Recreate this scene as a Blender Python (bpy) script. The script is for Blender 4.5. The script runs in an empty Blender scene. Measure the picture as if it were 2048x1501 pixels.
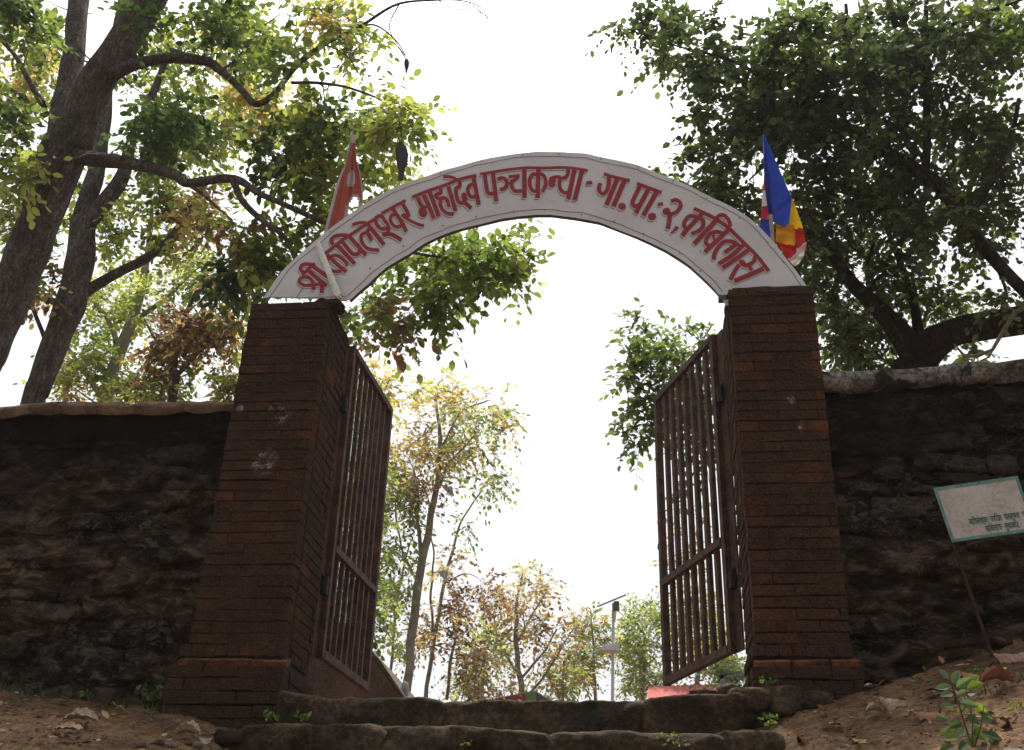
import bpy, math, random
import numpy as np
from mathutils import Vector, Matrix, noise
R = math.radians
random.seed(7); np.random.seed(7)
sc = bpy.context.scene
COL = sc.collection
# ------------------------------------------------------------------ camera
F = 2200.4; PITCH = 0.4731; ROLL = 0.0313; YAW = 0.1221      # focal length in px of a 2048 px wide frame
_fw = np.array([-math.sin(YAW)*math.cos(PITCH), math.cos(YAW)*math.cos(PITCH), math.sin(PITCH)])
_r0 = np.array([math.cos(YAW), math.sin(YAW), 0.0]); _u0 = np.cross(_r0, _fw)
_rt = _r0*math.cos(ROLL)+_u0*math.sin(ROLL); _up = -_r0*math.sin(ROLL)+_u0*math.cos(ROLL)
cam = bpy.data.cameras.new('camera'); camo = bpy.data.objects.new('camera', cam); COL.objects.link(camo)
cam.sensor_fit = 'HORIZONTAL'; cam.sensor_width = 36.0; cam.lens = F/2048*36.0
cam.clip_start = 0.05; cam.clip_end = 3000
camo.matrix_world = Matrix(((_rt[0], _up[0], -_fw[0], 0), (_rt[1], _up[1], -_fw[1], 0), (_rt[2], _up[2], -_fw[2], 0), (0, 0, 0, 1)))
sc.camera = camo
# ------------------------------------------------------------------ sky, sun, exposure
SUN_EL, SUN_AZ = R(69), R(-12)        # azimuth from +Y (north) towards +X
w = bpy.data.worlds.new("World"); sc.world = w; w.use_nodes = True
nt = w.node_tree; nt.nodes.clear()
sky = nt.nodes.new('ShaderNodeTexSky'); sky.sky_type = 'NISHITA'; sky.sun_disc = False
sky.sun_elevation = SUN_EL; sky.sun_rotation = SUN_AZ; sky.dust_density = 6.0; sky.air_density = 1.0; sky.ozone_density = 0.6
hs = nt.nodes.new('ShaderNodeHueSaturation'); hs.inputs['Saturation'].default_value = 0.18
bg = nt.nodes.new('ShaderNodeBackground'); bg.inputs[1].default_value = 0.15
ow = nt.nodes.new('ShaderNodeOutputWorld')
nt.links.new(sky.outputs[0], hs.inputs['Color']); nt.links.new(hs.outputs[0], bg.inputs[0]); nt.links.new(bg.outputs[0], ow.inputs[0])
sl = bpy.data.lights.new('sun', 'SUN'); sl.energy = 3.2; sl.angle = R(2.0); sl.color = (1.0, 0.93, 0.82)
so = bpy.data.objects.new('sun', sl); COL.objects.link(so)
sd = Vector((math.sin(SUN_AZ)*math.cos(SUN_EL), math.cos(SUN_AZ)*math.cos(SUN_EL), math.sin(SUN_EL)))
so.rotation_euler = sd.to_track_quat('Z', 'Y').to_euler()
sc.view_settings.view_transform = 'Standard'; sc.view_settings.look = 'None'
sc.view_settings.exposure = 0.5; sc.view_settings.gamma = 1.0; sc.view_settings.use_curve_mapping = False
sc.render.engine = 'CYCLES'
sc.cycles.max_bounces = 8; sc.cycles.transparent_max_bounces = 8

# ------------------------------------------------------------------ helpers
def at(px, py, Y):
    """world point on the plane y=Y that a 2048x1501 pixel looks at"""
    d = _fw + _rt*(px-1024)/F - _up*(py-750.5)/F
    t = Y/d[1]
    return Vector(d*t)
def mpp(P):
    return float(np.dot(np.array(P), _fw))/F
def tag(o, label=None, cat=None, group=None, kind=None):
    if label: o['label'] = label
    if cat: o['category'] = cat
    if group: o['group'] = group
    if kind: o['kind'] = kind
    return o
def empty(name, loc=(0, 0, 0)):
    o = bpy.data.objects.new(name, None); o.location = loc; o.empty_display_size = 0.1
    COL.objects.link(o); return o
def link(o, parent=None):
    COL.objects.link(o)
    if parent is not None:
        o.parent = parent
        o.matrix_parent_inverse = Matrix.Translation(-_wloc(parent))
    return o
def _wloc(o):
    v = Vector(o.location)
    return v
def mesh_obj(name, verts, faces, mats, parent=None, smooth=False, midx=None):
    me = bpy.data.meshes.new(name)
    me.from_pydata([tuple(v) for v in verts], [], [tuple(f) for f in faces]); me.update()
    for m in (mats if isinstance(mats, (list, tuple)) else [mats]): me.materials.append(m)
    if smooth: me.polygons.foreach_set('use_smooth', [True]*len(me.polygons))
    if midx is not None: me.polygons.foreach_set('material_index', midx)
    return link(bpy.data.objects.new(name, me), parent)
class MB:
    def __init__(s): s.v = []; s.f = []
    def add(s, v, f):
        n = len(s.v); s.v += [Vector(p) for p in v]; s.f += [tuple(i+n for i in q) for q in f]; return s
    def box(s, c, d, rot=None):
        c = Vector(c); hx, hy, hz = d[0]/2, d[1]/2, d[2]/2
        v = [Vector((x, y, z)) for x in (-hx, hx) for y in (-hy, hy) for z in (-hz, hz)]
        if rot is not None: v = [rot @ p for p in v]
        return s.add([p+c for p in v], BOXF)
    def tube(s, pts, rad, n=6, cap=True):
        pts = [Vector(p) for p in pts]
        if not hasattr(rad, '__len__'): rad = [rad]*len(pts)
        base = len(s.v); prev = None
        for i, p in enumerate(pts):
            t = (pts[min(i+1, len(pts)-1)]-pts[max(i-1, 0)])
            t = t.normalized() if t.length > 1e-9 else Vector((0, 0, 1))
            if prev is None:
                a = Vector((1, 0, 0)) if abs(t.x) < .8 else Vector((0, 1, 0))
                u = t.cross(a).normalized()
            else:
                u = (prev - t*prev.dot(t)); u = u.normalized() if u.length > 1e-6 else t.orthogonal().normalized()
            prev = u; vv = t.cross(u)
            for k in range(n):
                an = 2*math.pi*k/n
                s.v.append(p+(u*math.cos(an)+vv*math.sin(an))*rad[i])
        for i in range(len(pts)-1):
            for k in range(n):
                a = base+i*n+k; b = base+i*n+(k+1) % n
                s.f.append((a, b, b+n, a+n))
        if cap:
            s.f.append(tuple(base+k for k in reversed(range(n))))
            e = base+(len(pts)-1)*n; s.f.append(tuple(e+k for k in range(n)))
        return s
    def ball(s, c, r, n=6, m=4, sq=(1, 1, 1)):
        c = Vector(c); base = len(s.v)
        s.v.append(c+Vector((0, 0, r*sq[2])))
        for j in range(1, m):
            th = math.pi*j/m
            for k in range(n):
                a = 2*math.pi*k/n
                s.v.append(c+Vector((r*sq[0]*math.sin(th)*math.cos(a), r*sq[1]*math.sin(th)*math.sin(a), r*sq[2]*math.cos(th))))
        s.v.append(c-Vector((0, 0, r*sq[2])))
        for k in range(n):
            s.f.append((base, base+1+k, base+1+(k+1) % n))
            for j in range(m-2):
                a = base+1+j*n+k; b = base+1+j*n+(k+1) % n
                s.f.append((a, a+n, b+n, b))
            e = base+1+(m-2)*n
            s.f.append((e+k, base+1+(m-1)*n, e+(k+1) % n))
        return s
    def build(s, name, mat, parent=None, smooth=False):
        return mesh_obj(name, s.v, s.f, mat, parent, smooth)
BOXF = [(0, 1, 3, 2), (4, 6, 7, 5), (0, 4, 5, 1), (2, 3, 7, 6), (0, 2, 6, 4), (1, 5, 7, 3)]

# ------------------------------------------------------------------ materials
class NT:
    def __init__(s, name):
        s.m = bpy.data.materials.new(name); s.m.use_nodes = True; s.t = s.m.node_tree; s.t.nodes.clear()
        s.out = s.t.nodes.new('ShaderNodeOutputMaterial')
    def n(s, typ, ins=None, **kw):
        x = s.t.nodes.new(typ)
        for k, v in kw.items(): setattr(x, k, v)
        for k, v in (ins or {}).items():
            if isinstance(v, bpy.types.NodeSocket): s.t.links.new(v, x.inputs[k])
            else: x.inputs[k].default_value = v
        return x
    def noise(s, vec, scale, detail=6, rough=.6, dist=0):
        return s.n('ShaderNodeTexNoise', {'Vector': vec, 'Scale': scale, 'Detail': detail, 'Roughness': rough, 'Distortion': dist}).outputs['Fac']
    def ramp(s, fac, stops, interp='LINEAR'):
        x = s.n('ShaderNodeValToRGB', {'Fac': fac}); cr = x.color_ramp; cr.interpolation = interp
        while len(cr.elements) > 1: cr.elements.remove(cr.elements[-1])
        cr.elements[0].position = stops[0][0]; cr.elements[0].color = c4(stops[0][1])
        for p, c in stops[1:]:
            e = cr.elements.new(p); e.color = c4(c)
        return x.outputs[0]
    def mix(s, fac, a, b, mode='MIX'):
        x = s.n('ShaderNodeMix', data_type='RGBA', blend_type=mode)
        for i, v in ((0, fac), (6, a), (7, b)):
            if isinstance(v, bpy.types.NodeSocket): s.t.links.new(v, x.inputs[i])
            else: x.inputs[i].default_value = v if i == 0 else c4(v)
        return x.outputs[2]
    def bump(s, h, strength=.4, dist=.01, normal=None):
        ins = {'Height': h, 'Strength': strength, 'Distance': dist}
        if normal is not None: ins['Normal'] = normal
        return s.n('ShaderNodeBump', ins).outputs[0]
    def bsdf(s, color, rough=.85, normal=None, metal=0.0, spec=.3):
        ins = {'Base Color': color if isinstance(color, bpy.types.NodeSocket) else c4(color), 'Roughness': rough, 'Metallic': metal, 'Specular IOR Level': spec}
        if normal is not None: ins['Normal'] = normal
        b = s.n('ShaderNodeBsdfPrincipled', ins)
        s.t.links.new(b.outputs[0], s.out.inputs[0]); return s.m
    def pos(s):
        return s.n('ShaderNodeNewGeometry').outputs['Position']
    def rnd(s):
        return s.n('ShaderNodeObjectInfo').outputs['Random']
def c4(c):
    return (c[0], c[1], c[2], 1.0) if not isinstance(c, (int, float)) else (c, c, c, 1.0)

DF0 = 5.832
def mat_brick():
    s = NT('weathered brick'); P = s.pos()
    base = s.ramp(s.rnd(), [(0, (.032, .017, .013)), (.2, (.075, .030, .022)), (.42, (.045, .024, .018)), (.62, (.095, .036, .024)), (.78, (.055, .032, .02)), (.92, (.12, .045, .024)), (.99, (.2, .075, .032))])
    n1 = s.noise(P, 9, 8, .65); n2 = s.noise(P, 3.2, 5, .6); n3 = s.noise(P, 60, 4, .7)
    c = s.mix(s.ramp(n2, [(.42, (0, 0, 0)), (.58, (.95, .95, .95))]), base, (.022, .018, .013))
    c = s.mix(s.ramp(n1, [(.48, (0, 0, 0)), (.62, (.85, .85, .85))]), c, (.055, .04, .024))
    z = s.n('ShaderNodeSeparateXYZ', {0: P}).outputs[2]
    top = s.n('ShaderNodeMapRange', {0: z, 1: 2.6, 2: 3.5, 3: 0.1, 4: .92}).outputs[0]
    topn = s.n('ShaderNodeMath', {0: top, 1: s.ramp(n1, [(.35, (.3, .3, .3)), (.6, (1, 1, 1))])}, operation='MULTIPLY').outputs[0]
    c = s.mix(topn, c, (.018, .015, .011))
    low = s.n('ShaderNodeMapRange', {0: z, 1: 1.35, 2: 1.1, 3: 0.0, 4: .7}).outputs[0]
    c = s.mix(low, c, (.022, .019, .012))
    for (fx, fy, fr, th) in ((528, 925, .10, .50), (560, 828, .09, .53), (480, 818, .03, .45), (1582, 800, .03, .5), (1600, 856, .015, .4)):
        q = at(fx, fy, DF0); dd = s.n('ShaderNodeVectorMath', {0: P, 1: tuple(q)}, operation='DISTANCE').outputs['Value']
        mk = s.n('ShaderNodeMapRange', {0: dd, 1: fr, 2: fr*.5, 3: 0.0, 4: 1.0}).outputs[0]
        nz = s.ramp(s.noise(P, 17.7, 8, .85, 1.2), [(th, (0, 0, 0)), (th+.06, (1, 1, 1))])
        c = s.mix(s.n('ShaderNodeMath', {0: mk, 1: nz}, operation='MULTIPLY').outputs[0], c, (.5, .48, .47))
    c = s.mix(.38, c, s.ramp(n3, [(.3, (.015, .01, .006)), (.7, (.2, .1, .06))]))
    h = s.n('ShaderNodeMath', {0: n1, 1: n3}, operation='ADD').outputs[0]
    return s.bsdf(c, .95, s.bump(h, 1.0, .022), spec=.05)
def mat_noise(name, stops, scale=6, rough=.9, bump=.6, dist=.015, fine=40, stops2=None, obj_rnd=0, metal=0., spec=.2, detail=8):
    s = NT(name); P = s.pos()
    n1 = s.noise(P, scale, detail, .65); n2 = s.noise(P, fine, 5, .7)
    f = s.n('ShaderNodeMath', {0: n1, 1: n2}, operation='ADD').outputs[0]
    f = s.n('ShaderNodeMath', {0: f, 1: .5}, operation='MULTIPLY').outputs[0]
    if obj_rnd:
        r = s.n('ShaderNodeMapRange', {0: s.rnd(), 1: 0.0, 2: 1.0, 3: -obj_rnd, 4: obj_rnd}).outputs[0]
        f = s.n('ShaderNodeMath', {0: f, 1: r}, operation='ADD').outputs[0]
    c = s.ramp(f, stops)
    if stops2:
        m = s.ramp(s.noise(P, stops2[0], 6, .7, .5), [(stops2[1], (0, 0, 0)), (stops2[2], (1, 1, 1))])
        c = s.mix(m, c, stops2[3])
    return s.bsdf(c, rough, s.bump(f, bump, dist), metal, spec)
M = {}
M['brick'] = mat_brick()
M['brick_orange'] = mat_noise('orange ledge brick', [(.38, (.03, .016, .010)), (.47, (.075, .032, .017)), (.56, (.17, .062, .026)), (.68, (.22, .085, .04))], 11, bump=1.0, dist=.02, obj_rnd=.05, stops2=(9, .55, .63, (.03, .022, .013)))
M['mortar'] = mat_noise('old mortar', [(.35, (.012, .01, .008)), (.6, (.035, .028, .02))], 12)
def mat_wall(name, orn, dark):
    s = NT(name); P = s.pos()
    st_ = s.n('ShaderNodeMapping', {0: P, 3: (1, 1, 1.9)}).outputs[0]
    n0 = s.noise(st_, 1.3, 5, .6); n1 = s.noise(st_, 5.5, 9, .72, .6); n2 = s.noise(P, 38, 6, .75); n3 = s.noise(st_, 13, 7, .75, .8)
    f = s.n('ShaderNodeMath', {0: n1, 1: n2}, operation='ADD').outputs[0]
    f = s.n('ShaderNodeMath', {0: f, 1: .5}, operation='MULTIPLY').outputs[0]
    r = s.n('ShaderNodeMapRange', {0: s.rnd(), 1: 0.0, 2: 1.0, 3: -orn, 4: orn}).outputs[0]
    f2 = s.n('ShaderNodeMath', {0: f, 1: r}, operation='ADD').outputs[0]
    c = s.ramp(f2, [(.39, (.006, .005, .004)), (.48, tuple(.018*dark*x for x in (1.25, 1, .78))), (.58, tuple(.045*dark*x for x in (1.3, 1, .75))), (.7, tuple(.09*dark*x for x in (1.25, 1, .78)))])
    c = s.mix(s.ramp(n3, [(.53, (0, 0, 0)), (.60, (.9, .9, .9))]), c, (.15, .15, .12))        # lichen
    c = s.mix(s.ramp(n0, [(.47, (0, 0, 0)), (.57, (.85, .85, .85))]), c, s.ramp(n1, [(.42, (.018, .012, .008)), (.53, (.10, .064, .038)), (.60, (.26, .18, .12))]))   # mud smears
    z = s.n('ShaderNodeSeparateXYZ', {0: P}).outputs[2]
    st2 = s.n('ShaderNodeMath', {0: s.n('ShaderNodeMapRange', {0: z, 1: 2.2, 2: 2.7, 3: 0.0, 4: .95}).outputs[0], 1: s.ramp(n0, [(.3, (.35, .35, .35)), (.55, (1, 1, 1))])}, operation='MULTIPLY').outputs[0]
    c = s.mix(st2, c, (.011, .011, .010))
    h = s.n('ShaderNodeMath', {0: n1, 1: n3}, operation='ADD').outputs[0]
    return s.bsdf(c, .95, s.bump(n2, .6, .012, s.bump(h, 1.0, .06)), spec=.05)
M['stone'] = mat_wall('rubble stone', .07, 1.75)
M['wallcore'] = mat_wall('mud mortar with moss', 0.0, 1.0)
M['coping'] = mat_noise('mossy cement coping', [(.33, (.02, .02, .014)), (.47, (.1, .09, .07)), (.6, (.28, .26, .23))], 5, stops2=(4.0, .54, .6, (.02, .02, .012)), bump=.8)
M['earth_top'] = mat_noise('earth capped wall top', [(.35, (.05, .03, .018)), (.6, (.22, .15, .09))], 8, bump=1.0, dist=.03)
M['slab'] = mat_noise('step stone', [(.36, (.012, .009, .006)), (.48, (.038, .026, .015)), (.58, (.09, .06, .034)), (.68, (.17, .12, .075))], 4.5, stops2=(3.3, .58, .66, (.02, .022, .012)), bump=1.0, dist=.03)
M['soil'] = mat_noise('reddish dirt', [(.38, (.034, .018, .008)), (.49, (.105, .058, .028)), (.6, (.22, .13, .07))], 2.2, fine=30, bump=1.0, dist=.03, stops2=(18, .68, .74, (.28, .18, .12)))
M['pebble'] = mat_noise('pebbles', [(.3, (.06, .045, .035)), (.7, (.25, .19, .16))], 10, obj_rnd=.1)
M['iron'] = mat_noise('rusty painted iron', [(.36, (.022, .012, .009)), (.48, (.06, .028, .018)), (.6, (.14, .07, .04))], 10, rough=.75, bump=.5, dist=.003, fine=90, spec=.3)
M['darkiron'] = mat_noise('black iron', [(.3, (.01, .009, .009)), (.7, (.03, .026, .024))], 12, rough=.6, bump=.4, dist=.002)
def mat_bark(name, cols, mossy):
    s = NT(name); P = s.pos()
    mp = s.n('ShaderNodeMapping', {0: P, 2: (0, R(-14), 0), 3: (1, 1, .28)}).outputs[0]
    n1 = s.noise(mp, 16, 9, .7, .8); n2 = s.noise(P, 3.2, 6, .65); n3 = s.noise(P, 34, 6, .75)
    vo = s.n('ShaderNodeTexVoronoi', {'Vector': mp, 'Scale': 22.0}, feature='DISTANCE_TO_EDGE').outputs['Distance']
    ck = s.ramp(vo, [(0, (0, 0, 0)), (.12, (1, 1, 1))])
    f = s.n('ShaderNodeMath', {0: n1, 1: n3}, operation='ADD').outputs[0]; f = s.n('ShaderNodeMath', {0: f, 1: .5}, operation='MULTIPLY').outputs[0]
    c = s.ramp(f, [(.34, cols[0]), (.5, cols[1]), (.64, cols[2])])
    c = s.mix(.22, c, s.mix(1.0, c, ck, 'MULTIPLY'))
    c = s.mix(s.ramp(n2, [(.52, (0, 0, 0)), (.64, (mossy, mossy, mossy))]), c, (.045, .045, .03))
    ck2 = s.n('ShaderNodeMath', {0: ck, 1: .3}, operation='MULTIPLY').outputs[0]
    h = s.n('ShaderNodeMath', {0: ck2, 1: n1}, operation='ADD').outputs[0]
    return s.bsdf(c, .95, s.bump(n3, .6, .012, s.bump(h, 1.0, .05)), spec=.08)
M['bark'] = mat_bark('grey brown bark', [(.045, .037, .034), (.14, .12, .11), (.3, .275, .25)], .5)
M['bark_dark'] = mat_bark('dark mossy bark', [(.02, .015, .012), (.05, .04, .032), (.11, .09, .075)], .7)
M['bark_far'] = mat_noise('grey tan bark paled for haze', [(.3, (.12, .10, .085)), (.5, (.26, .225, .19)), (.7, (.42, .37, .32))], 6, fine=26, bump=1.0, dist=.05)  # distant trunks: haze is put into the colour by paling the bark
M['bark_pale'] = mat_noise('pale bark', [(.3, (.09, .07, .05)), (.7, (.3, .25, .19))], 6, fine=30, bump=.8, dist=.02)
M['red'] = mat_noise('red sign paint', [(.3, (.24, .024, .034)), (.7, (.33, .042, .052))], 14, rough=.6, bump=0, fine=200)
M['shadowpaint'] = mat_noise('grey drop shadow paint', [(.3, (.26, .25, .255)), (.7, (.34, .33, .33))], 14, rough=.7, bump=0)
M['paperwhite'] = mat_noise('white painted highlight', [(.3, (.62, .6, .6)), (.7, (.74, .72, .72))], 14, rough=.7, bump=0)
M['thread'] = mat_noise('dark thread', [(.3, (.06, .055, .05)), (.7, (.14, .13, .12))], 30, bump=0)
M['screw'] = mat_noise('dull steel', [(.3, (.08, .08, .08)), (.7, (.35, .34, .33))], 50, rough=.4, metal=.7, bump=.2)
M['framegrey'] = mat_noise('grey primer on frame', [(.35, (.06, .045, .045)), (.65, (.16, .14, .14))], 9, rough=.6, bump=.3)
M['wire'] = mat_noise('black wire', [(.3, (.02, .02, .02)), (.7, (.05, .05, .05))], 30, bump=0)
M['pvc'] = mat_noise('dirty white strip', [(.34, (.42, .43, .38)), (.5, (.74, .74, .68))], 9, rough=.5, bump=.2, dist=.004)
M['bamboo'] = mat_noise('bamboo stick', [(.3, (.2, .15, .09)), (.7, (.5, .42, .3))], 12, bump=.3)
M['greystick'] = mat_noise('grey stick', [(.3, (.2, .19, .19)), (.7, (.42, .4, .4))], 12, bump=.3)
M['stem'] = mat_noise('green stem', [(.3, (.04, .05, .015)), (.7, (.12, .1, .04))], 12, bump=.3)
def mat_canvas():
    s = NT('white canvas'); P = s.pos()
    n1 = s.noise(P, 2.2, 6, .6); n2 = s.noise(P, 16, 6, .7)
    c = s.ramp(n1, [(.3, (.54, .555, .585)), (.7, (.66, .675, .705))])
    c = s.mix(s.ramp(n2, [(.62, (0, 0, 0)), (.8, (.35, .35, .35))]), c, (.35, .31, .28))
    sp = s.n('ShaderNodeSeparateXYZ', {0: P})
    wv = s.n('ShaderNodeTexWave', {'Vector': P, 'Scale': 170.0, 'Distortion': .5}, bands_direction='X').outputs['Fac']
    wz = s.n('ShaderNodeTexWave', {'Vector': P, 'Scale': 170.0, 'Distortion': .5}, bands_direction='Z').outputs['Fac']
    h = s.n('ShaderNodeMath', {0: wv, 1: wz}, operation='ADD').outputs[0]
    c = s.mix(.08, c, s.ramp(h, [(0.2, (.3, .3, .3)), (1, (.8, .8, .8))]))
    nn = s.bump(h, .15, .002); nn = s.bump(s.noise(P, 5, 3, .5), .6, .02, nn)
    return s.bsdf(c, .8, nn, spec=.2)
M['canvas'] = mat_canvas()
def mat_cloth(name, col, dirt=.6, trans=.35):
    s = NT(name); P = s.pos()
    n = s.noise(P, 20, 6, .65)
    c = s.mix(s.ramp(n, [(.45, (0, 0, 0)), (.75, (dirt, dirt, dirt))]), col, tuple(x*.5+.08 for x in col))
    h = s.noise(P, 45, 3, .5)
    d = s.n('ShaderNodeBsdfPrincipled', {'Base Color': c, 'Roughness': .85, 'Specular IOR Level': .15, 'Normal': s.bump(h, .35, .01)})
    t = s.n('ShaderNodeBsdfTranslucent', {'Color': c})
    m = s.n('ShaderNodeMixShader', {0: trans, 1: d.outputs[0], 2: t.outputs[0]})
    s.t.links.new(m.outputs[0], s.out.inputs[0]); return s.m
M['saffron'] = mat_cloth('faded saffron cloth', (.29, .062, .04), .9)
M['trim'] = mat_cloth('greyed trim cloth', (.34, .31, .33))
M['fblue'] = mat_cloth('flag blue', (.02, .045, .33), .3)
M['fyellow'] = mat_cloth('flag yellow', (.62, .38, .01), .3)
M['forange'] = mat_cloth('flag orange', (.5, .22, .01), .3)
M['fred'] = mat_cloth('flag red', (.4, .018, .015), .3)
M['fpink'] = mat_cloth('flag crimson', (.38, .025, .07), .3)
M['fwhite'] = mat_cloth('flag white', (.62, .56, .55), .3)
M['rag'] = mat_cloth('dark grey plastic rag', (.10, .10, .115), .95, .45)
M['bag'] = mat_cloth('pale plastic', (.45, .48, .5), .5, .5)
def mat_leaf(name, attr=True, base=(.06, .12, .02), trans=.55, tmul=(1.9, 1.9, 1.2), rough=.5):
    s = NT(name)
    if attr: c = s.n('ShaderNodeAttribute', attribute_name='tint').outputs['Color']
    else: c = s.n('ShaderNodeObjectInfo').outputs['Color']
    tc = s.mix(1.0, c, tmul, 'MULTIPLY')
    d = s.n('ShaderNodeBsdfPrincipled', {'Base Color': c, 'Roughness': rough, 'Specular IOR Level': .35})
    t = s.n('ShaderNodeBsdfTranslucent', {'Color': tc})
    m = s.n('ShaderNodeMixShader', {0: trans, 1: d.outputs[0], 2: t.outputs[0]})
    s.t.links.new(m.outputs[0], s.out.inputs[0]); return s.m
M['leaf'] = mat_leaf('leaves'); M['leafobj'] = mat_leaf('single leaf', False)
def mat_deadleaf():
    s = NT('dry leaf'); P = s.pos()
    c0 = s.n('ShaderNodeObjectInfo').outputs['Color']
    n = s.noise(P, 60, 6, .7)
    c = s.mix(s.ramp(n, [(.4, (0, 0, 0)), (.7, (.8, .8, .8))]), c0, (.1, .05, .025))
    return s.bsdf(c, .8, s.bump(n, .6, .004), spec=.2)
M['dry'] = mat_deadleaf()
M['teal'] = mat_noise('teal paint', [(.35, (.06, .2, .17)), (.65, (.22, .36, .32))], 14, bump=.2, stops2=(30, .62, .7, (.02, .03, .025)))
M['boardwhite'] = mat_noise('dirty white board', [(.36, (.36, .32, .28)), (.5, (.52, .48, .44)), (.65, (.6, .56, .52))], 5, bump=.1, fine=60, stops2=(22, .7, .75, (.12, .09, .05)))
M['greenink'] = mat_noise('green ink', [(.3, (.01, .09, .08)), (.7, (.03, .16, .14))], 20, bump=0)
M['rustpole'] = mat_noise('rusty pole', [(.35, (.025, .014, .009)), (.65, (.07, .033, .02))], 20, bump=.5)
M['redroof'] = mat_noise('red sheet roof', [(.3, (.42, .10, .10)), (.7, (.56, .18, .17))], 3, bump=.1)
M['greysheet'] = mat_noise('grey sheet roof', [(.3, (.18, .17, .17)), (.7, (.35, .33, .32))], 3, bump=.1)
M['redwall'] = mat_noise('red painted sheet', [(.3, (.2, .035, .025)), (.7, (.33, .07, .05))], 3, bump=.1)
M['greenwall'] = mat_noise('green painted sheet', [(.3, (.09, .2, .04)), (.7, (.16, .3, .08))], 3, bump=.1)
M['mudwall'] = mat_noise('mud plastered wall', [(.35, (.07, .045, .03)), (.65, (.2, .14, .1))], 4, bump=.8, dist=.02)
M['thatch'] = mat_noise('weathered roof edge', [(.35, (.06, .04, .03)), (.65, (.2, .15, .11))], 10, bump=1)
M['galv'] = mat_noise('galvanised pole', [(.3, (.55, .57, .58)), (.7, (.75, .77, .78))], 5, rough=.5, bump=.05, metal=.2)
M['solar'] = mat_noise('solar panel', [(.3, (.25, .28, .32)), (.7, (.4, .43, .47))], 5, rough=.3, bump=0)

# ------------------------------------------------------------------ ground, built as one sheet
DF = 5.832                                   # front plane of the pillars
def interp(x, xs, ys): return float(np.interp(x, xs, ys))
_gl = [at(px, py, DF) for px, py in [(-900, 1330), (-400, 1365), (0, 1386), (207, 1408), (293, 1424), (390, 1444), (470, 1462), (560, 1500), (700, 1530), (1300, 1530), (1460, 1490), (1520, 1450), (1573, 1428), (1745, 1378), (1850, 1345), (1960, 1310), (2048, 1292), (2400, 1235), (2900, 1200)]]
_gx = [p.x for p in _gl]; _gz = [p.z for p in _gl]
ZT = at(1000, 1401, 5.60).z                  # level of the top step
def ground_z(x, y, fine=True):
    zw = interp(x, _gx, _gz)
    if y >= DF+.12:
        t = min(1, (y-DF-.12)/.5)
        base = zw*(1-t)+(ZT-.03)*t
        z = base
    elif y > DF-.05:
        z = zw
    else:
        d = DF-.05-y
        s = .36 if x < -.3 else .40
        z = zw-s*d
        if d > 2: z = zw-s*2-(d-2)*.42
        z = max(z, -1.55)
    if fine and y < 9:
        z += .03*noise.noise(Vector((x*1.7, y*1.7, 3)))+.018*noise.noise(Vector((x*7, y*7, 1)))+.010*noise.noise(Vector((x*19, y*19, 5)))+.0055*noise.noise(Vector((x*47, y*47, 5)))
    return z
def axis(fn, lo, hi):
    a = [lo]
    while a[-1] < hi: a.append(a[-1]+fn(a[-1]))
    return a
gxs = [-90, -50, -25, -14, -9, -6.5]+axis(lambda v: .02 if (-4.2 < v < -1.2 or .5 < v < 3.6) else .12, -5, 5)+[6.5, 9, 14, 25, 50, 90]
gys = [-60, -20, -8, -3, -1, 0, 1, 2, 2.8]+axis(lambda v: .018 if 4.1 < v < 5.95 else .12, 3.3, 7.5)+[8.2, 9.5, 11, 14, 20, 30, 45, 70, 120]
gv = [(x, y, ground_z(x, y)) for y in gys for x in gxs]; nx = len(gxs)
gf = [(j*nx+i, j*nx+i+1, (j+1)*nx+i+1, (j+1)*nx+i) for j in range(len(gys)-1) for i in range(nx-1)]
g = mesh_obj('ground', gv, gf, M['soil'], smooth=True); tag(g, kind='structure')

# ------------------------------------------------------------------ small helpers for rough solids
_rock_cache = {}
def rock_mesh(key, mat, n=3, jag=.16, square=.55):
    """rounded rough block in a unit cube, n*n quads per side"""
    if key in _rock_cache: return _rock_cache[key]
    vm = {}; vs = []; fs = []
    def vid(p):
        k = tuple(round(c, 4) for c in p)
        if k not in vm: vm[k] = len(vs); vs.append(Vector(p))
        return vm[k]
    for ax in range(3):
        for sg in (-1, 1):
            for i in range(n):
                for j in range(n):
                    q = []
                    for a, b in ((i, j), (i+1, j), (i+1, j+1), (i, j+1)):
                        p = [0, 0, 0]; p[ax] = sg; p[(ax+1) % 3] = -1+2*a/n; p[(ax+2) % 3] = -1+2*b/n
                        q.append(vid(p))
                    fs.append(q if sg > 0 else q[::-1])
    seed = hash(key) % 1000 if not isinstance(key, tuple) else (key[1]*37+11)
    for v in vs:
        sph = v.normalized()*1.25
        p = v*square+sph*(1-square)
        nz = noise.noise_vector(v*1.3+Vector((seed, seed*.3, 0)))
        v.xyz = p+nz*jag*2
    lo = [min(v[k] for v in vs) for k in range(3)]; hi = [max(v[k] for v in vs) for k in range(3)]
    vs = [Vector([(v[k]-lo[k])/(hi[k]-lo[k])-.5 for k in range(3)]) for v in vs]
    me = bpy.data.meshes.new('rock'); me.from_pydata([tuple(v) for v in vs], [], fs); me.update()
    me.materials.append(mat); me.polygons.foreach_set('use_smooth', [True]*len(fs))
    _rock_cache[key] = me; return me
def put(name, me, parent, loc, dims, rot=(0, 0, 0)):
    o = bpy.data.objects.new(name, me); COL.objects.link(o)
    if parent is not None:
        o.parent = parent; o.matrix_parent_inverse = Matrix.Translation(-Vector(parent.location))
    o.location = loc; o.scale = dims; o.rotation_euler = rot; return o

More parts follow.
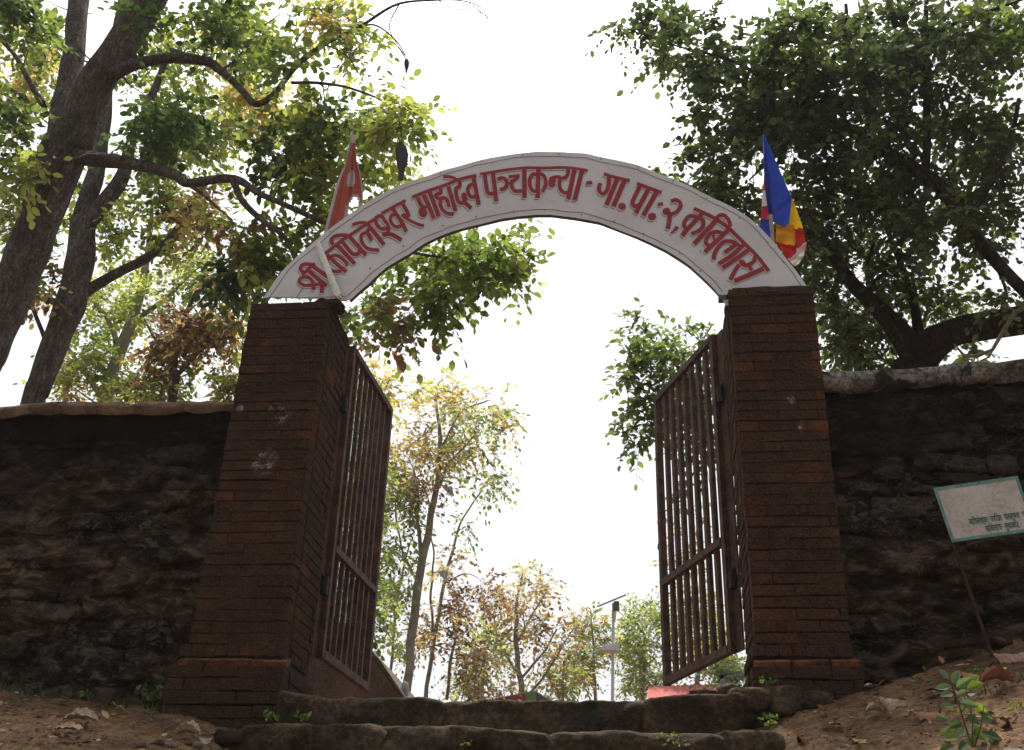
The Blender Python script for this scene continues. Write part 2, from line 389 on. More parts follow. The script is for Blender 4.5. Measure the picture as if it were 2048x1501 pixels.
# ------------------------------------------------------------------ brick pillars
def brick_mesh(k):
    key = ('brick', k)
    if key in _rock_cache: return _rock_cache[key]
    rr = random.Random(k)
    b = .005 if k % 2 else .009
    bx, by, bz = b/.22*1.0, b/.11, b/.055*.6
    vs = []; 
    for sx in (-1, 1):
        for sy in (-1, 1):
            for sz in (-1, 1):
                j = lambda: (rr.random()-.5)*.055
                vs.append((sx*(.5)+j(), sy*(.5-by)+j(), sz*(.5-bz)+j()))
                vs.append((sx*(.5-bx)+j(), sy*(.5)+j(), sz*(.5-bz)+j()))
                vs.append((sx*(.5-bx)+j(), sy*(.5-by)+j(), sz*(.5)+j()))
    import bmesh
    bm = bmesh.new()
    for v in vs: bm.verts.new(v)
    bmesh.ops.convex_hull(bm, input=bm.verts)
    me = bpy.data.meshes.new('brick'); bm.to_mesh(me); bm.free(); me.materials.append(M['brick_orange' if k >= 6 else 'brick'])
    _rock_cache[key] = me; return me
def pillar(corn, name_label, flip):
    """corn: px corners TL TR BL BR of the front face of the shaft"""
    TL, TR, BL, BR = [at(px, py, DF) for px, py in corn]
    ztop = (TL.z+TR.z)/2; zb = (BL.z+BR.z)/2
    def xl(z): return BL.x+(TL.x-BL.x)*(z-BL.z)/(TL.z-BL.z)
    def xr(z): return BR.x+(TR.x-BR.x)*(z-BR.z)/(TR.z-BR.z)
    root = empty('brick_pillar', ((BL.x+BR.x)/2, DF+.27, ZT-.2))
    tag(root, name_label, 'pillar', 'brick pillars of the gateway')
    rr = random.Random(5+flip)
    n = int(round((ztop-zb)/.0635)); h = (ztop-zb)/n
    core = MB(); g_ = .007
    YB = DF+.52
    for (z0, z1) in ((zb-.25, zb), (zb, ztop-.01)):
        core.add([(xl(z)+g_, y, z) if sx == 0 else (xr(z)-g_, y, z) for z in (z0, z1) for y in (DF+g_, YB) for sx in (0, 1)],
                 [(0, 1, 3, 2), (4, 6, 7, 5), (0, 4, 5, 1), (2, 3, 7, 6), (0, 2, 6, 4), (1, 5, 7, 3)])
    core.build('core', M['mortar'], root)
    def row(z, hh, x0, x1, y0, y1, off, L=.225, jit=.004, tilt=0, front_only=False):
        # front
        x = x0-off; segs = []
        while x < x1:
            a, b = max(x, x0), min(x+L, x1)
            if b-a > .04: segs.append((a, b))
            elif b-a > .001 and segs: segs[-1] = (segs[-1][0], b)
            elif b-a > .001: x = a-L+ (b-a)
            x += L
        for a, b in segs:
            me = brick_mesh(rr.randrange(6))
            dy = .11+rr.uniform(-jit, jit)
            put('brick', me, root, ((a+b)/2, y0+dy/2-rr.uniform(0, jit)*1.5, z+rr.uniform(-.003, .003)), (b-a-.003, dy, hh-.0024), (tilt+rr.uniform(-.012, .012), rr.uniform(-.008, .008), rr.uniform(-.01, .01)))
        if front_only: return
        # sides: run from behind the front bricks
        for sx, xs in ((0, x0), (1, x1)):
            y = y0+.117-(0 if off else .11)
            while y < y1:
                a, b = max(y, y0+.117), min(y+L, y1)
                if b-a > .03:
                    me = brick_mesh(rr.randrange(6)); dx = .1+rr.uniform(-jit, jit)
                    xx = xs+dx/2-rr.uniform(0, jit) if sx == 0 else xs-dx/2+rr.uniform(0, jit)
                    put('brick', me, root, (xx, (a+b)/2, z), (b-a-.003, dx, hh-.0035), (0, 0, math.pi/2))
                y += L
    for i in range(n):
        z = zb+(i+.5)*h
        row(z, h, xl(z), xr(z), DF, YB, .1125 if i % 2 else 0)
    return root, xl, xr, zb, ztop, rr, row
LC = [(502, 606), (657, 602), (377, 1290), (568, 1290)]
RC = [(1456, 577), (1626, 573), (1511, 1290), (1704, 1290)]
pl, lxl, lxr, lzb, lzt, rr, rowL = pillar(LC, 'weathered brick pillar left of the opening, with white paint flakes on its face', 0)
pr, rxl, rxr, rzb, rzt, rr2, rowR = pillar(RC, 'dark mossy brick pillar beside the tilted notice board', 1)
# ledge courses and plinth
def plinth(root, xl0, xr0, zb, px_top, plw, prw, row, r2):
    hs_ = at(600, 1290, DF).z-at(600, 1315, DF).z
    # soldier course
    row(zb-hs_/2, hs_, xl0-(plw*.6 if plw else 0), xr0, DF-.005, DF+.5, 0, L=.068)
    z1 = zb-hs_
    # bullnose course
    hb = .048
    x = xl0-plw*.4
    while x < xr0+prw:
        L = min(.2+r2.uniform(-.02, .02), xr0+prw-x)
        if L < .05: break
        put('brick', brick_mesh(6+r2.randrange(3)), root, (x+L/2, DF-.035+.06+r2.uniform(-.006, .006), z1-hb/2+r2.uniform(-.003, .003)), (L-.006, .13, hb*r2.uniform(.86, 1.02)), (.35, r2.uniform(-.03, .03), r2.uniform(-.04, .04)))
        x += L
    z = z1-hb-.005
    k = 0
    while z > ZT-.42:
        hh = .07
        row(z-hh/2, hh, xl0-plw, xr0+prw, DF-.045, DF+.55, .1*(k % 2), L=.2, jit=.012)
        z -= hh; k += 1
    c = MB(); c.box(((xl0-plw+xr0+prw)/2, DF+.27, (z+z1-hb)/2), (xr0-xl0+plw+prw-.05, .55, z1-hb-z-.01)); c.build('plinth_core', M['mortar'], root)
plinth(pl, lxl(lzb), lxr(lzb), lzb, 0, .075, .03, rowL, random.Random(3))
plinth(pr, rxl(rzb), rxr(rzb), rzb, 0, .035, .03, rowR, random.Random(4))
def lump(name, root, c, dims, mat, seed, n=9, jag=.13, sq=.5):
    o = put(name, rock_mesh((name+str(seed), seed), mat, n, jag, sq), root, c, dims); return o
M['moss'] = mat_noise('black moss and soil', [(.35, (.010, .009, .006)), (.5, (.04, .028, .018)), (.65, (.11, .07, .045))], 18, bump=1, dist=.02)
p0 = at(662, 600, DF+.03); lump('moss_clump', pl, (p0.x-.05, DF+.07, p0.z-.012), (.16, .13, .04), M['moss'], 8, 10, .3); lump('moss_clump', pl, (p0.x-.2, DF+.09, p0.z-.03), (.3, .16, .03), M['moss'], 9, 10, .3); lump('moss_clump', pl, (p0.x+.012, DF+.09, p0.z-.01), (.13, .17, .07), M['moss'], 3, 12, .3)
lump('moss_cap', pl, ((lxl(lzt)+lxr(lzt))/2+.01, DF+.30, lzt-.012), (.53, .53, .05), M['moss'], 5, 22, .05, .93)
lump('moss_cap', pr, ((rxl(rzt)+rxr(rzt))/2, DF+.262, rzt-.022), (.53, .55, .085), M['moss'], 6, 24, .06, .78)

# ------------------------------------------------------------------ stone walls
def stone_wall(x0, x1, top_fn, yf, label, seed, coping_fn):
    rr = random.Random(seed)
    root = empty('stone_wall', ((x0+x1)/2, yf+.2, ZT-.4)); tag(root, label, 'wall', 'stone walls flanking the gateway')
    xs = list(np.arange(x0, x1+.001, .025)); zb = ZT-.7
    nz = 100; vs = []; fs = []
    for x in xs:
        zt = top_fn(x)
        for j in range(nz):
            z = zb+(zt-zb)*j/(nz-1)
            d = .03*noise.noise(Vector((x*2.3, z*3, seed)))+.024*noise.noise(Vector((x*7, z*10, seed)))+.016*noise.noise(Vector((x*19, z*25, seed)))
            vs.append((x, yf+.03+d, z))
        vs.append((x, yf+.42, zt)); vs.append((x, yf+.42, zb))
    m = nz+2
    for i in range(len(xs)-1):
        for j in range(m-1):
            a = i*m+j; fs.append((a, a+m, a+m+1, a+1))
    mesh_obj('core', vs, fs, M['wallcore'], root, True)
    # stones, roughly coursed
    z = zb+.35; cnt = 0; stones = []
    while z < max(top_fn(x0), top_fn(x1))-.06:
        h = rr.uniform(.05, .13); x = x0+rr.uniform(-.1, 0)
        while x < x1:
            L = rr.uniform(.1, .42)*(.6+h*4); zz = z+h/2+rr.uniform(-.02, .02)
            if x+L < x1+.02 and zz+h/2 < top_fn(x+L/2)-.07 and zz > ground_z(x+L/2, yf)-.05:
                stones.append((x+L/2, zz, L, h))
            x += L+rr.uniform(.0, .05)
        z += h*.93
    rr.shuffle(stones); stones = stones[:298]
    for (x, zz, L, h) in stones:
        k = rr.randrange(12); dp = rr.uniform(.08, .15)
        put('stone', rock_mesh(('stone', k), M['stone'], 3, .16, .85), root, (x, yf+.072+rr.uniform(-.02, .012), zz),
            (L*1.02, dp, h*1.02), (rr.uniform(-.12, .12), rr.uniform(-.22, .22), rr.uniform(-.15, .15)))
    coping_fn(root, rr)
    return root
YW = DF+.10
lt = [at(px, py, YW) for px, py in [(-500, 900), (-60, 838), (30, 822), (90, 818), (300, 817), (470, 815)]]
def ltop(x): return interp(x, [p.x for p in lt], [p.z for p in lt])
rt = [at(px, py, YW) for px, py in [(1640, 770), (1690, 772), (1760, 768), (2048, 745), (2600, 705)]]
def rtop(x): return interp(x, [p.x for p in rt], [p.z for p in rt])
def cop_left(root, rr):
    vs = []; fs = []; xs = np.arange(lt[0].x, lxl(2.5)+.06, .035); P_ = [(-.02, -.035), (-.045, .0), (-.03, .035), (.06, .05), (.25, .06), (.44, .03), (.46, -.03)]
    for x in xs:
        for (dy, dz) in P_:
            nn = noise.noise_vector(Vector((x*9, dy*9, dz*20)))
            vs.append((x, YW+dy+nn.y*.025, ltop(x)+dz-.012+nn.z*.02))
    m = len(P_)
    for i in range(len(xs)-1):
        for j in range(m-1): a = i*m+j; fs.append((a, a+m, a+m+1, a+1))
    mesh_obj('coping', vs, fs, M['earth_top'], root, True)
def cop_right(root, rr):
    vs = []; fs = []; xs = np.arange(rxr(2.6)-.05, rt[-1].x, .035); P_ = [(.0, -.055), (-.05, -.05), (-.065, .0), (-.06, .055), (-.02, .075), (.2, .085), (.46, .07), (.48, -.05)]
    for x in xs:
        for k, (dy, dz) in enumerate(P_):
            nn = noise.noise_vector(Vector((x*7, dy*7, dz*14+8)))
            brk = .03*max(0, noise.noise(Vector((x*3, 2, 2))))*3 if k in (1, 2) else 0
            vs.append((x, YW+dy+nn.y*.02+brk, rtop(x)+dz+nn.z*.016+(brk*.6 if k < 2 else 0)))
    m = len(P_)
    for i in range(len(xs)-1):
        for j in range(m-1): a = i*m+j; fs.append((a, a+m, a+m+1, a+1))
    mesh_obj('coping', vs, fs, M['coping'], root, True)
stone_wall(lt[0].x, lxl(2.2)+.05, ltop, YW, 'dark rubble stone wall with earthy top, left of the gateway', 11, cop_left)
stone_wall(rxr(2.2)-.05, rt[-1].x, rtop, YW, 'dark rubble stone wall with grey cement coping, behind the notice board', 12, cop_right)

# ------------------------------------------------------------------ steps
steps = empty('stone_steps', (0, 5.5, ZT-.3)); tag(steps, 'worn stone steps rising to the gate opening', kind='structure')
def slab(pxs, y0, depth, hgt, seed, jag=.03):
    """pxs: (px, py) polyline of the front top edge"""
    pts = [at(px, py, y0) for px, py in pxs]
    xs = np.arange(pts[0].x-.02, pts[-1].x+.021, .015); 
    if len(xs) < 3: return
    vs = []; fs = []
    prof = [(.05, -hgt), (.02, -hgt*.85), (.0, -hgt*.7), (-.008, -hgt*.52), (-.012, -hgt*.35), (-.010, -.065), (-.008, -.04), (-.004, -.016), (.006, -.004), (.022, .002), (.05, .004), (.10, .004), (depth*.6, .006), (depth, .0)]
    m = len(prof); X = [p.x for p in pts]; Z = [p.z for p in pts]
    for i, x in enumerate(xs):
        ed = min(i, len(xs)-1-i)*.015; e = max(0, 1-ed/.05)**2
        for (dy, dz) in prof:
            nn = noise.noise_vector(Vector((x*3.1, dy*6+seed, dz*8)))*.04+noise.noise_vector(Vector((x*11, dy*15+seed, dz*17)))*.026+noise.noise_vector(Vector((x*31, dy*40+seed, dz*40)))*.009
            vs.append((x, y0+dy+nn.y+e*.018, interp(x, X, Z)+dz+nn.z*.35-e*.010*(1 if dz > -.1 else .2)))
    for i in range(len(xs)-1):
        for j in range(m-1): a = i*m+j; fs.append((a, a+m, a+m+1, a+1))
    fs.append(tuple(range(m))[::-1]); fs.append(tuple((len(xs)-1)*m+k for k in range(m)))
    mesh_obj('slab', vs, fs, M['slab'], steps, True)
slab([(562, 1381), (620, 1390), (690, 1396)], 5.60, .7, .26, 1)
slab([(692, 1393), (760, 1397), (850, 1398), (880, 1403)], 5.58, .7, .3, 2)
slab([(882, 1404), (990, 1400), (1150, 1402), (1290, 1399)], 5.60, .7, .3, 3)
slab([(1292, 1398), (1400, 1390), (1480, 1384)], 5.58, .7, .3, 4)
slab([(468, 1462), (490, 1447), (600, 1445), (735, 1446), (765, 1453)], 5.22, .42, .26, 5)
slab([(768, 1455), (900, 1453), (1060, 1463), (1100, 1466)], 5.24, .42, .26, 6)
slab([(1102, 1467), (1250, 1462), (1400, 1465), (1440, 1466)], 5.22, .42, .26, 7)
slab([(1442, 1464), (1500, 1460), (1560, 1466)], 5.25, .42, .26, 8)
slab([(420, 1520), (700, 1507), (1100, 1512), (1560, 1516)], 4.86, .45, .3, 9)
slab([(1478, 1376), (1540, 1372), (1600, 1372)], 5.70, .2, .22, 14)
for (px, py, yy, dx, dz, k) in [(600, 1420, 5.62, .2, .12, 1), (1500, 1400, 5.66, .22, .13, 2), (1560, 1412, 5.68, .16, .1, 3), (1630, 1400, 5.74, .2, .1, 4), (455, 1475, 5.2, .14, .08, 5), (250, 1412, 5.78, .13, .1, 6), (200, 1395, 5.82, .16, .12, 7)]:
    p = at(px, py, yy); put('stone', rock_mesh(('slabstone', k), M['slab'], 5, .12, .6), steps, (p.x, p.y+.06, p.z), (dx, .16, dz), (0, .05, .1))

# ------------------------------------------------------------------ gate leaves
def gate_leaf(x, y, ang, width, zb, zt, side, label):
    root = empty('iron_gate', (x, y, zb)); tag(root, label, 'gate', 'open iron gate leaves')
    d = Vector((math.sin(ang), math.cos(ang), 0)); nrm = Vector((math.cos(ang), -math.sin(ang), 0))*side   # nrm: towards the opening
    rot = Matrix((( d.x, nrm.x, 0), (d.y, nrm.y, 0), (0, 0, 1)))
    def bar(name, u0, u1, z0, z1, t, off=0.0, mat='iron'):
        c = Vector((x, y, 0))+d*((u0+u1)/2)+nrm*off; c.z = (z0+z1)/2
        m = MB(); m.box(c, (u1-u0, t, z1-z0), rot); return m.build(name, M[mat], root)
    bar('stile', 0, .045, zb, zt, .045); bar('stile', width-.045, width, zb, zt, .045)
    for z0, z1 in ((zt-.045, zt), (zb, zb+.05), (zb+(zt-zb)*.315, zb+(zt-zb)*.315+.045)):
        bar('rail', .0455, width-.0455, z0, z1, .04, .006)
    n = 7; hb_ = .0145 if side > 0 else .02
    for i in range(n):
        u = .045+(width-.09)*(i+1)/(n+1)
        bar('bar', u-hb_, u+hb_, zb+.051, zb+(zt-zb)*.315-.001, .028, -.004)
        bar('bar', u-hb_, u+hb_, zb+(zt-zb)*.315+.046, zt-.046, .028, -.004)
    # flat plate on the hinge stile (angle iron)
    bar('angle_plate', -.085, -.001, zb+.0, zt-.0, .012, -.02)
    # hasp on the free stile
    c = Vector((x, y, 0))+d*(width+.03); zz = zb+(zt-zb)*.46
    m = MB(); n_ = 14
    ring = [(c+d*.0, zz)]
    for (ro) in (.012, .03):
        pass
    vs = []; fs = []
    for k in range(n_):
        a = 2*math.pi*k/n_
        for rad in (.011, .028):
            for o in (-.006, .006):
                p = c+d*(math.cos(a)*rad)+nrm*o; vs.append((p.x, p.y, zz+math.sin(a)*rad))
    for k in range(n_):
        b = 4*k; e = 4*((k+1) % n_)
        fs += [(b, e, e+1, b+1), (b+2, b+3, e+3, e+2), (b, b+2, e+2, e), (b+1, e+1, e+3, b+3)]
    m.add(vs, fs); cc = c-d*.02; cc.z = zz; m.box(cc, (.03, .012, .035), rot)
    m.build('hasp', M['darkiron'], root)
    for k, zf in enumerate((.2, .78)):
        zz = zb+(zt-zb)*zf; p = Vector((x, y, zz))-d*.04-nrm*.0
        m = MB(); m.box(p-nrm*.03, (.07, .05, .05), rot); m.tube([p+Vector((0, 0, -.055)), p+Vector((0, 0, .055))], .026, 10)
        m.box(p-nrm*.03+Vector((0, 0, .06)), (.045, .05, .03), rot)
        m.build('hinge', M['darkiron'], root)
    return root
gate_leaf(-1.901, 6.4456, .0531, 1.023, 1.462, 3.579, 1, 'rusty barred iron gate leaf swung open against the left pillar')
gate_leaf(.5506, 6.4964, -.3743, 1.029, 1.509, 3.615, -1, 'rusty barred iron gate leaf with open bars showing sky, by the right pillar')

# ------------------------------------------------------------------ arch sign
YS = DF+.055
top_e = [(527, 596), (548, 564), (570, 536), (598, 509), (627, 484), (657, 459), (688, 436), (722, 413), (756, 393), (786, 377), (817, 364), (849, 354), (883, 342), (917, 332), (948, 323), (980, 316), (1026, 308), (1073, 303), (1122, 304), (1171, 307), (1198, 314), (1236, 322), (1275, 331), (1297, 339), (1319, 349), (1345, 358), (1370, 369), (1396, 382), (1421, 395), (1450, 408), (1475, 421), (1498, 437), (1520, 456), (1539, 476), (1555, 494), (1570, 514), (1583, 530), (1596, 546), (1613, 571)]
bot_e = [(700, 601), (718, 584), (738, 568), (755, 551), (772, 536), (794, 522), (817, 509), (849, 487), (874, 475), (898, 465), (932, 455), (966, 447), (1003, 438), (1038, 433), (1073, 430), (1103, 430), (1150, 436), (1200, 445), (1226, 455), (1252, 465), (1275, 474), (1297, 484), (1330, 500), (1354, 515), (1378, 531), (1397, 548), (1414, 564), (1427, 577), (1438, 589)]
def resamp(pl, n):
    P_ = np.array(pl, float); d = np.r_[0, np.cumsum(np.hypot(*np.diff(P_, axis=0).T))]; t = np.linspace(0, d[-1], n)
    return np.c_[np.interp(t, d, P_[:, 0]), np.interp(t, d, P_[:, 1])]
NSG = 150; T_ = resamp(top_e, NSG); B_ = resamp(bot_e, NSG)
sign = empty('arch_sign', at(1075, 440, YS)); tag(sign, 'white curved sign with red Devanagari lettering arching over the gateway', 'sign')
NR = 14
def warp(p):      # gentle cloth ripple of the canvas
    return .008*noise.noise(Vector((p.x*2.2, 0, p.z*3.1)))+.004*noise.noise(Vector((p.x*8, 3, p.z*7)))
vs = []; fs = []
for i in range(NSG):
    for j in range(NR):
        t = j/(NR-1); q = T_[i]*(1-t)+B_[i]*t; p = at(q[0], q[1], YS); vs.append((p.x, p.y+warp(p), p.z))
for i in range(NSG-1):
    for j in range(NR-1):
        a = i*NR+j; fs.append((a, a+1, a+NR+1, a+NR))
mesh_obj('canvas', vs, fs, M['canvas'], sign, True)
# end pieces: from the sloped ends down to the pillar tops
def poly_grid(name, quad, mat, parent, nu=10, nv=10, ywave=None, smooth=True):
    a, b, c, d = quad; vs = []; fs = []
    for i in range(nu+1):
        for j in range(nv+1):
            u, v = i/nu, j/nv
            px = (a[0]*(1-u)+b[0]*u)*(1-v)+(d[0]*(1-u)+c[0]*u)*v
            py = (a[1]*(1-u)+b[1]*u)*(1-v)+(d[1]*(1-u)+c[1]*u)*v
            Y = (a[2]*(1-u)+b[2]*u)*(1-v)+(d[2]*(1-u)+c[2]*u)*v
            if ywave: Y += ywave(u, v)
            vs.append(at(px, py, Y))
    for i in range(nu):
        for j in range(nv):
            k = i*(nv+1)+j; fs.append((k, k+nv+1, k+nv+2, k+1))
    return mesh_obj(name, vs, fs, mat, parent, smooth)
poly_grid('canvas_end', ((1438, 589, YS+.001), (1612, 570, YS+.001), (1612, 590, YS+.001), (1452, 612, YS+.001)), M['canvas'], sign, 8, 3)
# frame behind the canvas: two bent flats and cross struts
def ribbon(name, pl, n, w0, w1, dep, mat, parent, y=YS):
    """bent flat bar that follows a pixel polyline: w0..w1 px across, dep metres deep"""
    P_ = resamp(pl, n); tg = np.gradient(P_, axis=0); nm = np.c_[-tg[:, 1], tg[:, 0]]; nm /= np.linalg.norm(nm, axis=1)[:, None]
    vs = []; fs = []
    for i in range(n):
        for (wd, yy) in ((w0, y), (w1, y), (w1, y+dep), (w0, y+dep)):
            q = P_[i]+nm[i]*wd
            p = at(q[0], q[1], y); vs.append((p.x, yy, p.z))
    for i in range(n-1):
        for k in range(4):
            a = 4*i+k; b = 4*i+(k+1) % 4; fs.append((a, b, b+4, a+4))
    fs.append((0, 1, 2, 3)); fs.append(tuple(4*(n-1)+k for k in (3, 2, 1, 0)))
    return mesh_obj(name, vs, fs, mat, parent)
ribbon('frame_bar', bot_e+[(1440, 594)], 90, -6, .5, .03, M['framegrey'], sign, YS+.012)
ribbon('frame_bar', top_e, 90, .8, 7, .03, M['framegrey'], sign, YS+.012)
m = MB(); a = at(1437, 592, YS); b = at(1460, 602, YS); m.box(((a.x+b.x)/2, YS+.02, a.z-.012), (b.x-a.x, .05, .03)); m.build('frame_foot', M['framegrey'], sign)
for px0, py0, px1, py1 in ((640, 480, 720, 580), (980, 320, 1000, 436), (1180, 314, 1165, 438), (1370, 374, 1310, 488), (1520, 462, 1410, 560), (800, 375, 850, 484)):
    m = MB(); m.tube([at(px0, py0, YS+.03), at(px1, py1, YS+.03)], .009, 6); m.build('strut', M['framegrey'], sign)
# hem stitching, wavy thread
def stitch(pl, off, seed):
    P_ = resamp(pl, 170); tg = np.gradient(P_, axis=0); nm = np.c_[-tg[:, 1], tg[:, 0]]; nm /= np.linalg.norm(nm, axis=1)[:, None]
    pts = []
    for i in range(len(P_)):
        o = off*(1+.35*noise.noise(Vector((i*.12, seed, 0))))+.8*noise.noise(Vector((i*.9, seed, 4)))
        p = at(*(P_[i]+nm[i]*o), YS); p.y += warp(p)-.002; pts.append(p)
    m = MB(); m.tube(pts, .0016, 4); m.build('stitching', M['thread'], sign)
stitch(top_e, 9, 1); stitch(bot_e, -10, 2)
stitch([(537, 594), (600, 596), (650, 594), (690, 592)], 1, 3)
for k, (px, py) in enumerate([(534, 601), (589, 527), (661, 464), (731, 417), (808, 377), (881, 346), (962, 322), (1045, 310), (1118, 307), (1202, 317), (1276, 336), (1346, 362), (1414, 397), (1479, 437), (1534, 484), (1567, 524), (740, 537), (807, 492), (886, 451), (952, 434), (1028, 424), (1090, 420), (1163, 430), (1229, 443), (1287, 467), (1359, 507), (1401, 542), (1401, 502), (608, 601), (683, 594)]):
    p = at(px, py, YS-.004); m = MB(); m.ball(p, .0055, 8, 4, (1, .6, 1)); m.build('screw', M['screw'], sign, True)
